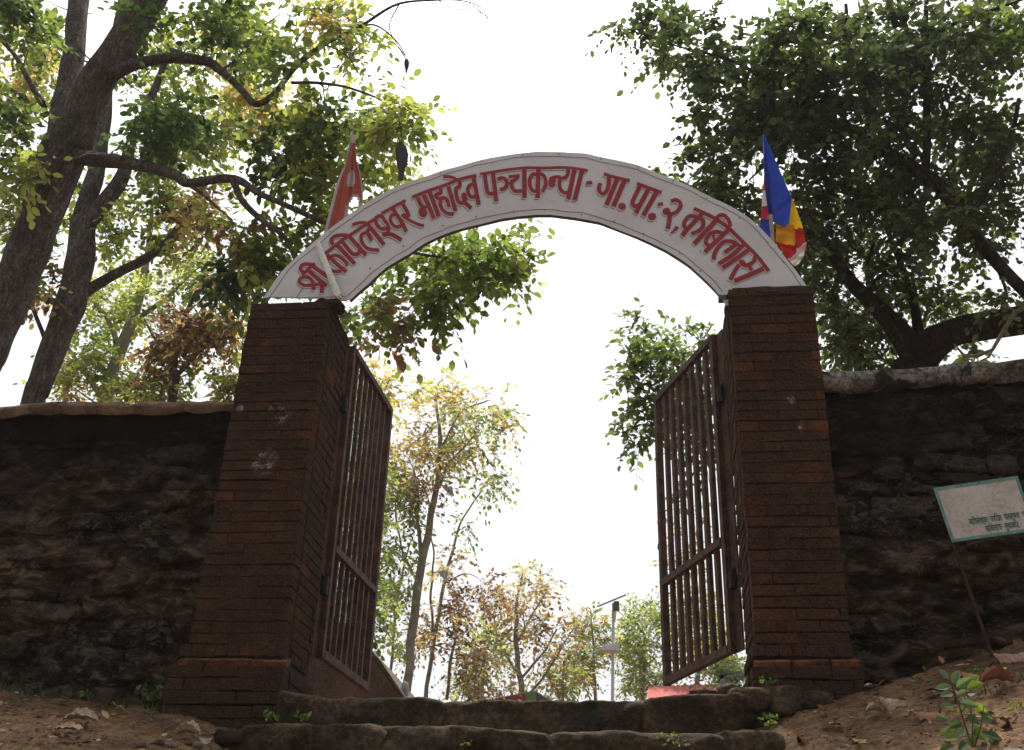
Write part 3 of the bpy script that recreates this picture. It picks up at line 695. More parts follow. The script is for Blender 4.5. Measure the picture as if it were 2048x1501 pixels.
# lettering: each stroke is a band of constant width
LET = [
 (580, 500, 12.8, [(85, [(600, 400), (500, 375), (400, 375), (320, 400), (275, 460), (285, 530), (350, 590), (400, 610)]),
   (75, [(310, 650), (420, 550), (540, 440), (630, 350)]), (100, [(450, 520), (700, 740), (940, 930)]), (100, [(580, 420), (820, 600), (1000, 720), (1160, 820)]),
   (80, [(600, 880), (540, 770), (440, 710), (320, 720), (240, 790), (270, 870), (370, 920), (500, 920), (620, 910), (800, 880), (880, 830)]),
   (95, [(610, 880), (600, 1040)]), (100, [(830, 880), (815, 1120)])]),
 (640, 440, 12.506, [(75, [(60, 905), (330, 690), (600, 490), (740, 400), (1160, 120), (1340, 20)]),
   (95, [(180, 880), (300, 1000), (520, 1200), (660, 1310)]), (75, [(240, 960), (170, 1030), (200, 1180), (290, 1280), (420, 1310), (540, 1290)]),
   (80, [(260, 950), (340, 890), (460, 910), (580, 1000), (660, 1090), (670, 1160)]),
   (85, [(330, 620), (280, 560), (300, 480), (400, 410), (560, 390), (680, 400), (750, 430)]), (95, [(430, 640), (870, 1110)]),
   (90, [(560, 560), (700, 730), (800, 840), (890, 870), (980, 830), (1000, 760)]), (95, [(740, 430), (1150, 890)]),
   (75, [(810, 135), (950, 90), (1100, 80), (1200, 110)]), (100, [(1190, 110), (1250, 190), (1600, 630)]),
   (85, [(1230, 250), (1190, 330), (1300, 530)]), (80, [(1180, 340), (1090, 350), (1030, 430), (1050, 560), (1140, 690), (1270, 750), (1480, 765)])]),
 (720, 390, 13.643, [(80, [(200, 800), (400, 680), (520, 600)]), (95, [(430, 650), (520, 590), (600, 610), (680, 720), (760, 840), (780, 950), (770, 1040)]),
   (95, [(430, 700), (450, 800), (520, 900), (620, 950), (720, 930)]), (120, [(665, 1095), (680, 1100)]), (105, [(680, 1090), (800, 1080), (950, 1130), (1130, 1240)]),
   (75, [(590, 530), (880, 370), (1250, 170)]), (105, [(900, 400), (1130, 750), (1260, 1010)]),
   (85, [(960, 560), (870, 580), (830, 680), (870, 800), (960, 880), (1060, 890), (1130, 860)]),
   (100, [(1160, 260), (1260, 420), (1320, 550), (1320, 620)]), (120, [(1190, 580), (1210, 585)]), (95, [(1320, 620), (1250, 640), (1200, 590)]),
   (75, [(1200, 590), (1300, 680), (1450, 760), (1600, 820), (1740, 860)])]),
 (820, 340, 12.506, [(75, [(60, 690), (500, 520), (900, 380), (1180, 270), (1400, 210), (1660, 150)]), (90, [(190, 700), (250, 850), (330, 960)]),
   (190, [(310, 1040), (330, 1110)]), (70, [(320, 980), (390, 940), (430, 920)]), (100, [(340, 640), (470, 920), (600, 1230)]), (100, [(490, 560), (720, 1180)]),
   (85, [(760, 480), (770, 580), (690, 610), (640, 650), (690, 710), (760, 740)]), (85, [(740, 740), (850, 710), (920, 760), (960, 860), (970, 940)]),
   (85, [(760, 750), (760, 880), (810, 1000), (920, 1090), (1090, 1120)]), (100, [(960, 420), (1140, 1040)]),
   (70, [(840, 180), (970, 180), (1090, 210), (1190, 270)]), (90, [(1240, 300), (1250, 430)]),
   (90, [(1270, 440), (1170, 460), (1150, 520), (1170, 700), (1220, 810), (1300, 840), (1380, 800)]), (130, [(1350, 650), (1370, 750)]), (100, [(1390, 840), (1450, 900), (1530, 970)]),
   (100, [(1590, 200), (1720, 890)]), (85, [(1600, 380), (1500, 400), (1450, 500), (1470, 620), (1540, 690), (1640, 680)])]),
 (950, 320, 8.533, [(45, [(90, 250), (400, 200), (800, 145), (1100, 140), (1550, 140), (1740, 160), (1920, 195)]), (65, [(165, 250), (190, 430), (220, 570), (290, 590), (340, 575)]),
   (70, [(305, 220), (365, 720)]), (60, [(385, 345), (440, 320), (500, 330), (545, 390), (540, 450), (500, 500), (425, 520)]), (50, [(580, 300), (760, 275)]),
   (60, [(745, 290), (680, 350), (620, 400), (640, 490), (690, 545), (800, 545)]), (40, [(545, 410), (620, 405)]), (72, [(840, 150), (845, 665)]),
   (72, [(1080, 140), (1070, 665)]), (60, [(1070, 255), (980, 260), (935, 350), (940, 450), (980, 540), (1060, 560)]), (60, [(1080, 260), (1150, 255), (1200, 340), (1200, 450), (1150, 560)]),
   (115, [(1320, 350), (1310, 430)]), (55, [(1330, 310), (1400, 305), (1460, 305)]), (58, [(1580, 150), (1590, 230), (1550, 310), (1460, 340), (1440, 420), (1460, 520), (1520, 575), (1600, 570)]),
   (75, [(1700, 165), (1590, 690)]), (75, [(1830, 185), (1700, 705)]), (55, [(1900, 412), (1998, 395)])]),
 (1180, 330, 10.72, [(65, [(300, 205), (500, 270), (845, 345)]), (80, [(400, 260), (400, 420), (360, 560), (290, 630), (220, 600), (190, 520), (220, 400)]),
   (95, [(590, 300), (350, 880)]), (95, [(740, 340), (500, 910)]), (140, [(675, 905), (695, 903)]), (70, [(1010, 410), (1250, 500), (1530, 600)]),
   (85, [(1080, 450), (960, 680), (910, 830), (960, 890), (1040, 870)]), (90, [(1250, 530), (980, 1040)]), (95, [(1430, 590), (1140, 1090)]), (150, [(1318, 1115), (1342, 1113)]),
   (70, [(1455, 862), (1560, 840)]), (75, [(1740, 790), (1830, 765), (1920, 810), (1940, 900), (1870, 1000), (1780, 1050), (1680, 1060)]), (145, [(1630, 1005), (1650, 1000)]),
   (90, [(1700, 1050), (1700, 1200), (1665, 1375)]), (75, [(1870, 1330), (1820, 1400)]), (40, [(1820, 1390), (1740, 1470)])]),
 (1350, 390, 7.9, [(55, [(300, 220), (450, 290), (640, 390), (850, 540), (1100, 780), (1300, 980), (1480, 1210)]), (65, [(440, 290), (210, 530), (110, 650)]),
   (60, [(340, 350), (230, 340), (150, 430), (150, 510), (200, 560)]), (60, [(380, 370), (440, 410), (440, 500), (370, 570), (260, 620)]),
   (58, [(650, 400), (680, 350), (760, 330), (830, 390), (860, 450), (870, 510)]), (70, [(650, 410), (300, 780)]), (65, [(840, 560), (640, 750), (470, 910)]),
   (60, [(760, 620), (660, 590), (560, 620), (500, 700), (490, 770), (540, 810), (600, 790)]), (40, [(600, 640), (620, 720)]), (65, [(1090, 790), (900, 960), (690, 1100)]),
   (62, [(960, 770), (870, 740), (770, 750), (680, 840), (620, 950), (610, 1030)]), (62, [(960, 790), (880, 850), (780, 920)]), (50, [(940, 760), (1030, 830)]),
   (65, [(1170, 870), (960, 1020), (750, 1160)]), (60, [(1270, 980), (1240, 1060), (1170, 1110), (1100, 1120), (1050, 1080)]), (90, [(1055, 1078), (1065, 1082)]),
   (60, [(1160, 1110), (1210, 1200)]), (62, [(1010, 1110), (950, 1200), (870, 1350)]), (68, [(1400, 1170), (1200, 1260), (940, 1370)])])]
def catmull(P_, k=5):
    P_ = [np.array(p, float) for p in P_]
    if len(P_) < 3: return P_
    out = []
    E = [2*P_[0]-P_[1]]+P_+[2*P_[-1]-P_[-2]]
    for i in range(1, len(E)-2):
        a, b, c, d = E[i-1], E[i], E[i+1], E[i+2]
        for s in range(k):
            t = s/k; out.append(.5*((2*b)+(c-a)*t+(2*a-5*b+4*c-d)*t*t+(3*b-a-3*c+d)*t**3))
    out.append(P_[-1]); return out
def strokes(dx, dy, grow, lift):
    vs = []; fs = []; idx = 0
    for ox, oy, s_, st in LET:
        for wd, pts in st:
            hw = wd/s_/2+grow
            C = [np.array([ox+p[0]/s_+dx, oy+p[1]/s_+dy]) for p in catmull(pts)]
            short = np.linalg.norm(C[-1]-C[0]) < hw*.7 or (wd > 100 and len(pts) == 2)
            yy = YS-lift-(idx % 5)*.00012; idx += 1
            def W(q):
                p = at(q[0], q[1], YS); return (p.x, yy+warp(p), p.z)
            if short:    # dots and blobs with round ends
                a, b = C[0], C[-1]; d_ = (b-a)/max(np.linalg.norm(b-a), 1e-6); n_ = np.array([-d_[1], d_[0]])
                ring = [b+hw*(math.cos(t)*d_+math.sin(t)*n_) for t in np.linspace(-math.pi/2, math.pi/2, 9)]+[a-hw*(math.cos(t)*d_+math.sin(t)*n_) for t in np.linspace(-math.pi/2, math.pi/2, 9)]
                base = len(vs); vs += [W(q) for q in ring]; fs.append(tuple(range(base, base+len(ring)))); continue
            base = len(vs); n = len(C)
            if grow and n > 1:
                C[0] = C[0]-(C[1]-C[0])/np.linalg.norm(C[1]-C[0])*grow; C[-1] = C[-1]+(C[-1]-C[-2])/np.linalg.norm(C[-1]-C[-2])*grow
            for i, q in enumerate(C):
                t = C[min(i+1, n-1)]-C[max(i-1, 0)]; t = t/max(np.linalg.norm(t), 1e-6); nn = np.array([-t[1], t[0]])
                vs.append(W(q+nn*hw)); vs.append(W(q-nn*hw))
            for i in range(n-1):
                a = base+2*i; fs.append((a, a+1, a+3, a+2))
    return vs, fs
for nm_, dx, dy, gr, lift, mt in (('letter_shadow', -2.2, 3.4, .3, .0015, 'shadowpaint'), ('letter_outline', -.9, 1.4, .6, .003, 'paperwhite'), ('lettering', 0, 0, .35, .0045, 'red')):
    v_, f_ = strokes(dx, dy, gr, lift); mesh_obj(nm_, v_, f_, M[mt], sign)
# loose wire from the corner and white strip lashed over the sign
m = MB(); m.tube([at(606, 575, YS-.01), at(597, 590, YS-.012), at(588, 604, YS-.012)], .002, 4); m.build('loose_wire', M['wire'], sign)
st = empty('white_strip', at(655, 540, YS-.02)); tag(st, 'dirty white plastic strip lashed over the left end of the arch sign', 'strip')
poly_grid('strip', ((628, 484, YS-.012), (639, 482, YS-.012), (686, 596, YS-.035), (667, 588, YS-.035)), M['pvc'], st, 3, 14, lambda u, v: -.012*math.sin(math.pi*u)+.006*math.sin(v*7))
poly_grid('strip_end', ((667, 586, YS-.04), (684, 592, YS-.04), (697, 604, YS-.03), (682, 603, YS-.03)), M['pvc'], st, 4, 4, lambda u, v: -.01*math.sin(math.pi*v))
m = MB(); m.tube([at(680, 588, YS-.05), at(686, 594, YS-.055), at(681, 598, YS-.05), at(676, 593, YS-.05), at(684, 589, YS-.052)], .002, 4); m.build('tie_wire', M['wire'], st)

# ------------------------------------------------------------------ flags
YF = DF+.22
fl = empty('saffron_flag', at(690, 470, YF)); tag(fl, 'torn faded saffron pennant with grey trim standing behind the left end of the arch', 'flag')
rows = [(270, 704, 710), (285, 702, 711), (300, 699, 712), (320, 694, 713), (340, 685, 719), (358, 677, 723), (375, 671, 725), (390, 667, 726), (405, 663, 726), (420, 659, 725), (440, 654, 723), (455, 650, 720), (470, 647, 716), (490, 643, 710), (515, 638, 704)]
NRW, NC = 46, 22; vs = []; fs = []; mi = []
ry = [r[0] for r in rows]
for i in range(NRW):
    y = 270+(515-270)*i/(NRW-1); xa = np.interp(y, ry, [r[1] for r in rows]); xb = np.interp(y, ry, [r[2] for r in rows])
    for j in range(NC):
        u = j/(NC-1); amp = .035*min(1, i/12)
        Y = YF+amp*math.sin(u*9+i*.05)+.5*amp*math.sin(u*21+1)-.02*u
        vs.append(at(xa+(xb-xa)*u, y, Y))
for i in range(NRW-1):
    y = 270+(515-270)*(i+.5)/(NRW-1)
    for j in range(NC-1):
        u = (j+.5)/(NC-1)
        hole = ((u-.72)/.17)**2+((y-425)/30)**2 < 1 or (y > 425 and .58 < u < .82)
        if hole: continue
        rim = ((u-.72)/.24)**2+((y-425)/37)**2 < 1 or (y > 425 and .5 < u < .88 and u < .6)
        a = i*NC+j; fs.append((a, a+1, a+NC+1, a+NC))
        mi.append(1 if (j < 2 or j > NC-3 or (rim and y < 470) or i < 3 or ((u-.55)/.18)**2+((y-358)/17)**2 < 1) else 0)
mesh_obj('cloth', vs, fs, [M['saffron'], M['trim']], fl, True, mi)
m = MB(); m.tube([at(706, 262, YF+.03), at(682, 380, YF+.035), at(652, 500, YF+.03), at(635, 580, YF+.02)], .008, 6); m.build('stick', M['greystick'], fl)
fb = empty('striped_flag', at(1545, 450, YF)); tag(fb, 'blue, yellow, red and white flag on a bamboo stick behind the right arch end', 'flag')
m = MB(); m.tube([at(1527, 270, YF-.022), at(1531, 340, YF-.024), at(1536, 395, YF-.024), at(1542, 430, YF-.022)], [.006, .012, .014, .014], 8); m.build('sleeve', M['fblue'], fb, True); m = MB()
m.tube([at(1541, 425, YF-.02), at(1546, 490, YF-.02), at(1551, 580, YF-.02)], .0125, 8); m.build('stick', M['bamboo'], fb)
def fpanel(pxq, mat, Ys, label, wave=.02):
    q = tuple((p[0], p[1], YF+y) for p, y in zip(pxq, Ys))
    o = poly_grid('stripe', q, M[mat], fb, 10, 14, lambda u, v: wave*math.sin(u*5+v*3)+.4*wave*math.sin(v*11+u*4)); o['label'] = label
fpanel(((1525, 270), (1529, 270), (1583, 395), (1540, 428)), 'fblue', (-.03, -.028, .01, -.03), 'blue field of the flag', .006)
fpanel(((1540, 426), (1584, 392), (1577, 456), (1552, 449)), 'fblue', (-.031, .011, .014, -.02), 'lower blue field of the flag', .005)
fpanel(((1579, 385), (1590, 410), (1608, 462), (1575, 455)), 'fyellow', (.03, .032, .04, .03), 'yellow stripe', .01)
fpanel(((1553, 445), (1588, 451), (1593, 495), (1551, 484)), 'forange', (-.0, .015, .01, -.01), 'orange curl of the flag', .014)
fpanel(((1577, 450), (1607, 458), (1614, 503), (1589, 494)), 'fred', (.035, .04, .02, .03), 'red stripe', .012)
fpanel(((1551, 482), (1593, 493), (1592, 512), (1574, 519)), 'fred', (-.012, .008, -.005, -.01), 'red curl of the flag', .01)
fpanel(((1592, 492), (1614, 484), (1606, 516), (1573, 519)), 'fwhite', (.015, .03, .01, -.004), 'white curl of the flag', .012)
fpanel(((1574, 517), (1607, 512), (1598, 528), (1589, 533)), 'fwhite', (-.004, .012, .01, .004), 'white hem of the flag', .006)
fpanel(((1530, 320), (1533, 320), (1537, 352), (1528, 350)), 'forange', (.0, -.01, -.01, .01), 'orange back stripe', .004)
fpanel(((1528, 349), (1537, 351), (1540, 383), (1526, 381)), 'fred', (.01, -.01, -.01, .02), 'red back stripe', .006)
fpanel(((1526, 380), (1540, 382), (1542, 410), (1523, 414)), 'fwhite', (.02, -.01, -.01, .025), 'white back stripe', .006)
fpanel(((1523, 413), (1542, 409), (1544, 439), (1521, 440)), 'fpink', (.025, -.01, -.01, .03), 'crimson back stripe', .006)
fpanel(((1521, 439), (1544, 438), (1544, 482), (1519, 462)), 'fblue', (.03, -.01, -.01, .03), 'blue back stripe', .006)
# dark rag hanging on a string
def rag(px, py, hw, hh, Y, label, strpts, seed):
    r = empty('hanging_rag', at(px, py, Y)); tag(r, label, 'rag', 'dark rags hanging from the tree')
    vs = []; fs = []; nn, mm = 22, 20
    for i in range(nn+1):
        v = i/nn; wd = hw*interp(v, [0, .06, .3, .55, .75, 1], [.12, .5, 1, .9, .5, .38])
        for j in range(mm):
            a = 2*math.pi*j/mm; q = wd*math.cos(a)*(1+.55*noise.noise(Vector((j*1.9, i*.5, seed))))+hw*.25*math.sin(v*3)
            p = at(px+q, py-hh+2*hh*v, Y); p.y += .5*wd*mpp(p)*math.sin(a)*(1+.5*noise.noise(Vector((j*2.1, i*.3, seed+3)))); vs.append(p)
    for i in range(nn):
        for j in range(mm):
            a = i*mm+j; b = i*mm+(j+1) % mm; fs.append((a, b, b+mm, a+mm))
    mesh_obj('cloth', vs, fs, M['rag'], r, True)
    m = MB(); m.tube([at(x, y, Y) for x, y in strpts], .0042, 4); m.build('string', M['wire'], r)
rag(801, 322, 12, 39, 7.2, 'large dark rag hanging on a string just above the arch sign', [(804, 284), (802, 262), (797, 235), (798, 205)], 1)
rag(812, 132, 5, 14, 7.6, 'small dark rag dangling high above the arch sign', [(811, 119), (800, 100), (786, 84)], 2)

# ------------------------------------------------------------------ notice board
YB_ = 5.66
nb = empty('notice_board', at(1983, 1310, YB_)); tag(nb, 'tilted white notice board with teal border and green writing on a rusty pole', 'sign')
def nbp(u, v, lift=0.0):      # u along the board, v down, in board units (0..1)
    return at(1867+168*u+38*v, 976-24*u+109*v, YB_-lift)
def nbquad(name, u0, v0, u1, v1, lift, th, mat):
    f = [nbp(u0, v0, lift), nbp(u1, v0, lift), nbp(u1, v1, lift), nbp(u0, v1, lift)]; b = [p+Vector((0, th, 0)) for p in f]
    mesh_obj(name, f+b, [(0, 1, 2, 3), (7, 6, 5, 4), (0, 4, 5, 1), (1, 5, 6, 2), (2, 6, 7, 3), (3, 7, 4, 0)], M[mat], nb)
nbquad('panel', 0, 0, 1, 1, 0, .008, 'boardwhite')
for q in ((0, 0, 1, .055), (0, .945, 1, 1), (0, .0555, .032, .9445), (.965, .0555, 1, .9445)):
    nbquad('border', *q, .002, .0015, 'teal')
m = MB(); q0 = at(1869, 980, YB_+.022); q1 = at(1985, 1316, YB_+.022); m.tube([q0, q0+(q1-q0)*.5, q1+(q1-q0)*.05], .009, 8); m.build('pole', M['rustpole'], nb)
def text_line(s_, u0, u1, v, hgt):
    cu = bpy.data.curves.new('text', 'FONT'); cu.body = s_; cu.size = 1; cu.offset = .012
    to = bpy.data.objects.new('text', cu); COL.objects.link(to)
    bpy.context.view_layer.update()
    me = bpy.data.meshes.new_from_object(to.evaluated_get(bpy.context.evaluated_depsgraph_get()))
    bpy.data.objects.remove(to); co = np.zeros(len(me.vertices)*3); me.vertices.foreach_get('co', co); co = co.reshape(-1, 3)
    if len(co) == 0: return
    w_ = co[:, 0].max()
    for i, vtx in enumerate(me.vertices):
        vtx.co = nbp(u0+(u1-u0)*co[i, 0]/w_, v-co[i, 1]*hgt, .0045)
    me.name = 'lettering'; me.materials.clear(); me.materials.append(M['greenink']); link(bpy.data.objects.new('lettering', me), nb)
# vowel sign i stands before its consonant in visual order
text_line('क\u093fपल\u0947श\u094dवर  पर\u093fसर  स\u0902रक\u094dषण  सम\u093fत\u093f'.replace('क\u093fप', 'क\u093fप'), .27, 1.06, .74, .16)
text_line('क\u093fबलास  न\u0941वाकोट'.replace('क\u093fब', 'क\u093fव'), .43, .83, .90, .16)

# ------------------------------------------------------------------ leaves and trees
LEAF_U = np.array([(0, 0, 0), (.32, .27, .05), (.68, .24, .04), (1, 0, -.04), (.68, -.24, .04), (.32, -.27, .05)])
LEAF_F = [(0, 3, 2, 1), (0, 5, 4, 3)]
def leaf_batch(name, pos, dirs, nrm, size, tint, parent, mat, width=1.0, kind='stuff'):
    n = len(pos)
    if n == 0: return
    d = dirs/np.linalg.norm(dirs, axis=1)[:, None]
    s_ = np.cross(nrm, d); s_ /= (np.linalg.norm(s_, axis=1)[:, None]+1e-9); u = np.cross(d, s_)
    L = LEAF_U.copy(); L[:, 1] *= width
    V = pos[:, None, :]+size[:, None, None]*(L[None, :, 0, None]*d[:, None, :]+L[None, :, 1, None]*s_[:, None, :]+L[None, :, 2, None]*u[:, None, :])
    V = V.reshape(-1, 3).astype(np.float32)
    Fi = (np.array(LEAF_F)[None]+6*np.arange(n)[:, None, None]).reshape(-1)
    me = bpy.data.meshes.new(name); me.vertices.add(len(V)); me.vertices.foreach_set('co', V.ravel())
    me.loops.add(len(Fi)); me.loops.foreach_set('vertex_index', Fi.astype(np.int32))
    me.polygons.add(2*n); me.polygons.foreach_set('loop_start', np.arange(0, 8*n, 4, dtype=np.int32))
    me.update(calc_edges=True)
    at_ = me.attributes.new('tint', 'FLOAT_COLOR', 'POINT')
    c = np.repeat(np.c_[tint, np.ones(n)], 6, axis=0).astype(np.float32); at_.data.foreach_set('color', c.ravel())
    me.materials.append(mat)
    o = link(bpy.data.objects.new(name, me), parent)
    if kind: o['kind'] = kind
    return o
_lm = bpy.data.meshes.new('leaf'); _lm.from_pydata([tuple(v) for v in LEAF_U], [], LEAF_F); _lm.update(); _lm.materials.append(M['leafobj'])
PAL = {'D': [(.034, .058, .020), (.058, .088, .028)], 'M': [(.082, .122, .034), (.14, .18, .05)], 'Y': [(.20, .235, .07), (.30, .325, .11)],
       'O': [(.36, .28, .13), (.28, .21, .10)], 'B': [(.15, .09, .062), (.105, .062, .048)], 'R': [(.032, .045, .022), (.055, .073, .034)],
       'G': [(.072, .10, .046), (.115, .15, .065)], 'L': [(.19, .235, .09), (.26, .29, .13)]}
def tube_np(mb, P_, r, n): mb.tube(P_, r, n, cap=False)
def tree(name, label, cat, group, limbs, blobs, seed, bark='bark', leaf=.085, nparts=0, twig_len=.32, ntw=4, nlf=8, width=1.0, droop=.25, wig=.012, clump=1.9):
    rng = np.random.RandomState(seed); rr = random.Random(seed)
    P0 = at(*limbs[0][0][:3]); base = Vector((P0.x, P0.y, min(P0.z, ZT)))
    root = empty(name, base); tag(root, label, cat, group)
    mb = MB(); nodes = []; nr = []
    for lb in limbs:
        pts = [at(*q[:3]) for q in lb]; rad = [q[3]*.5*mpp(at(*q[:3])) for q in lb]
        if lb is limbs[0]:
            p = pts[0].copy(); p.z = ZT-.3; p.x += (pts[0].x-pts[1].x)*.3; pts = [p]+pts; rad = [rad[0]*1.15]+rad
        C = catmull([tuple(p)+(r,) for p, r in zip(pts, rad)], 6) if len(pts) > 2 else [np.r_[np.array(p), r] for p, r in zip(pts, rad)]
        Q = []; Rr = []
        for i, c in enumerate(C):
            p = Vector(c[:3]); wv = noise.noise_vector(p*2.1)*wig*2; p = p+wv
            Q.append(p); Rr.append(max(c[3]*(1+.14*noise.noise(p*3)), .003))
            if i: 
                for t in (.33, .66, 1.): nodes.append(Q[-2].lerp(p, t)); nr.append(Rr[-1])
        mb.tube(Q, Rr, 12 if Rr[0] > .08 else 8)
    mb.build('trunk', M[bark], root, True)
    # crown attractors
    cl = []; cp = []
    for b in blobs:
        px, py, Y, rx, ry, dY, n, pal = b
        for _ in range(n):
            for _try in range(6):
                v = rng.normal(size=3); v /= np.linalg.norm(v); v *= rng.uniform()**(1/2.6)
                q = at(px+rx*v[0], py+ry*v[1], Y+dY*v[2])
                if noise.noise(q*clump+Vector((seed, 0, 0))) > .04: break
            cl.append(np.array(q)); cp.append(pal[rng.randint(len(pal))])
    cl = np.array(cl); N = np.array([tuple(p) for p in nodes]); NRad = list(nr)
    d0 = np.array([np.min(np.sum((N-c)**2, 1)) for c in cl]); order = np.argsort(d0)
    bb = MB(); sprays = []
    # a tenth of the far ones first, to give the crown its boughs
    far = [i for i in order if d0[i] > .5]; majors = far[::11]; rest = [i for i in order if i not in set(majors)]
    for i in majors+rest:
        c = cl[i]; k = int(np.argmin(np.sum((N-c)**2, 1))); p0 = Vector(N[k]); p1 = Vector(c); L = (p1-p0).length
        r0 = min(NRad[k]*.75, .004+.011*L) if i not in majors else min(NRad[k]*.8, .008+.014*L)
        m_ = max(3, min(8, int(L/.15)+2)); perp = Vector(rng.normal(size=3)); perp = (perp-perp.project(p1-p0))*.10*L if L > 1e-4 else Vector((0, 0, 0))
        Q = []; rs = []
        for j in range(m_+1):
            t = j/m_; p = p0.lerp(p1, t)+perp*math.sin(math.pi*t)+Vector((0, 0, 1))*(.10*L*math.sin(math.pi*t)) + noise.noise_vector(p0*3+Vector((t*4, i, 0)))*.05*L*(1 if 0 < t < 1 else 0)
            Q.append(p); rs.append(r0*(1-t)+.0022*t)
        bb.tube(Q, rs, 5 if r0 > .008 else 4, cap=False)
        N = np.vstack([N]+[np.array([tuple(p)]) for p in Q[1:]]); NRad += rs[1:]
        dd = (Q[-1]-Q[-2]); dd = dd.normalized() if dd.length > 1e-6 else Vector((0, 0, 1))
        sprays.append((np.array(p1), np.array(dd), cp[i]))
    PS, DS, NS, SZ, TC = [], [], [], [], []
    for (p, d, pal) in sprays:
        a, b = PAL[pal]; cc = np.array(a)+(np.array(b)-np.array(a))*rng.uniform()
        for k in range(ntw):
            td = d*.7+rng.normal(size=3)*.75; td[2] -= droop*.3; td /= np.linalg.norm(td)
            L = twig_len*rng.uniform(.5, 1.2); nl = max(3, int(nlf*rng.uniform(.6, 1.3)))
            t = np.linspace(.15, 1, nl); sag = np.outer(t**2, [0, 0, -droop*L])
            pos = p+np.outer(t*L, td)+sag
            bb.tube([Vector(p), Vector(pos[nl//2]), Vector(pos[-1])], [.0028, .002, .0012], 3, cap=False)
            side = np.cross(td, [0, 0, 1.]); side /= np.linalg.norm(side)+1e-6
            sg = np.where(np.arange(nl) % 2 == 0, 1, -1)[:, None]
            ld = td*.55+side*sg*.9+rng.normal(size=(nl, 3))*.35; ld[:, 2] -= droop*rng.uniform(.2, 1.6, nl)
            ld[-1] = td+[0, 0, -.3]
            nn = np.array([0, 0, 1.])+rng.normal(size=(nl, 3))*.55
            PS.append(pos); DS.append(ld); NS.append(nn); SZ.append(leaf*rng.uniform(.5, 1.35, nl))
            TC.append(np.clip(cc*rng.uniform(.75, 1.3, (nl, 1))*np.array([1, 1, 1])+rng.normal(size=(nl, 3))*.003, .004, 1))
    bb.build('branches', M[bark], root)
    PS = np.vstack(PS); DS = np.vstack(DS); NS = np.vstack(NS); SZ = np.concatenate(SZ); TC = np.vstack(TC)
    keep = np.ones(len(PS), bool)
    if nparts:
        dep = PS@_fw; X = 1024+F*(PS@_rt)/dep; Yp = 750-F*(PS@_up)/dep
        vis = (X > 0) & (X < 2048) & (Yp > 0) & (Yp < 800)
        score = np.where(vis, SZ/dep, 0); idx = np.argsort(-score)[:nparts]
        for i in idx:
            if score[i] <= 0: continue
            keep[i] = False
            d = DS[i]/np.linalg.norm(DS[i]); s_ = np.cross(NS[i], d); s_ /= np.linalg.norm(s_); u = np.cross(d, s_); z = SZ[i]
            o = bpy.data.objects.new('leaf', _lm); COL.objects.link(o); o.parent = root; o.matrix_parent_inverse = Matrix.Translation(-base)
            o.matrix_world = Matrix(((d[0]*z, s_[0]*z*width, u[0]*z, PS[i][0]), (d[1]*z, s_[1]*z*width, u[1]*z, PS[i][1]), (d[2]*z, s_[2]*z*width, u[2]*z, PS[i][2]), (0, 0, 0, 1)))
            o.matrix_basis = o.matrix_parent_inverse.inverted() @ Matrix.Translation(-base) @ o.matrix_world if False else Matrix(((d[0]*z, s_[0]*z*width, u[0]*z, PS[i][0]), (d[1]*z, s_[1]*z*width, u[1]*z, PS[i][1]), (d[2]*z, s_[2]*z*width, u[2]*z, PS[i][2]), (0, 0, 0, 1)))
            o.color = (*TC[i], 1)
    leaf_batch('foliage', PS[keep], DS[keep], NS[keep], SZ[keep], TC[keep], root, M['leaf'], width)
    return root, len(PS)
tot = 0
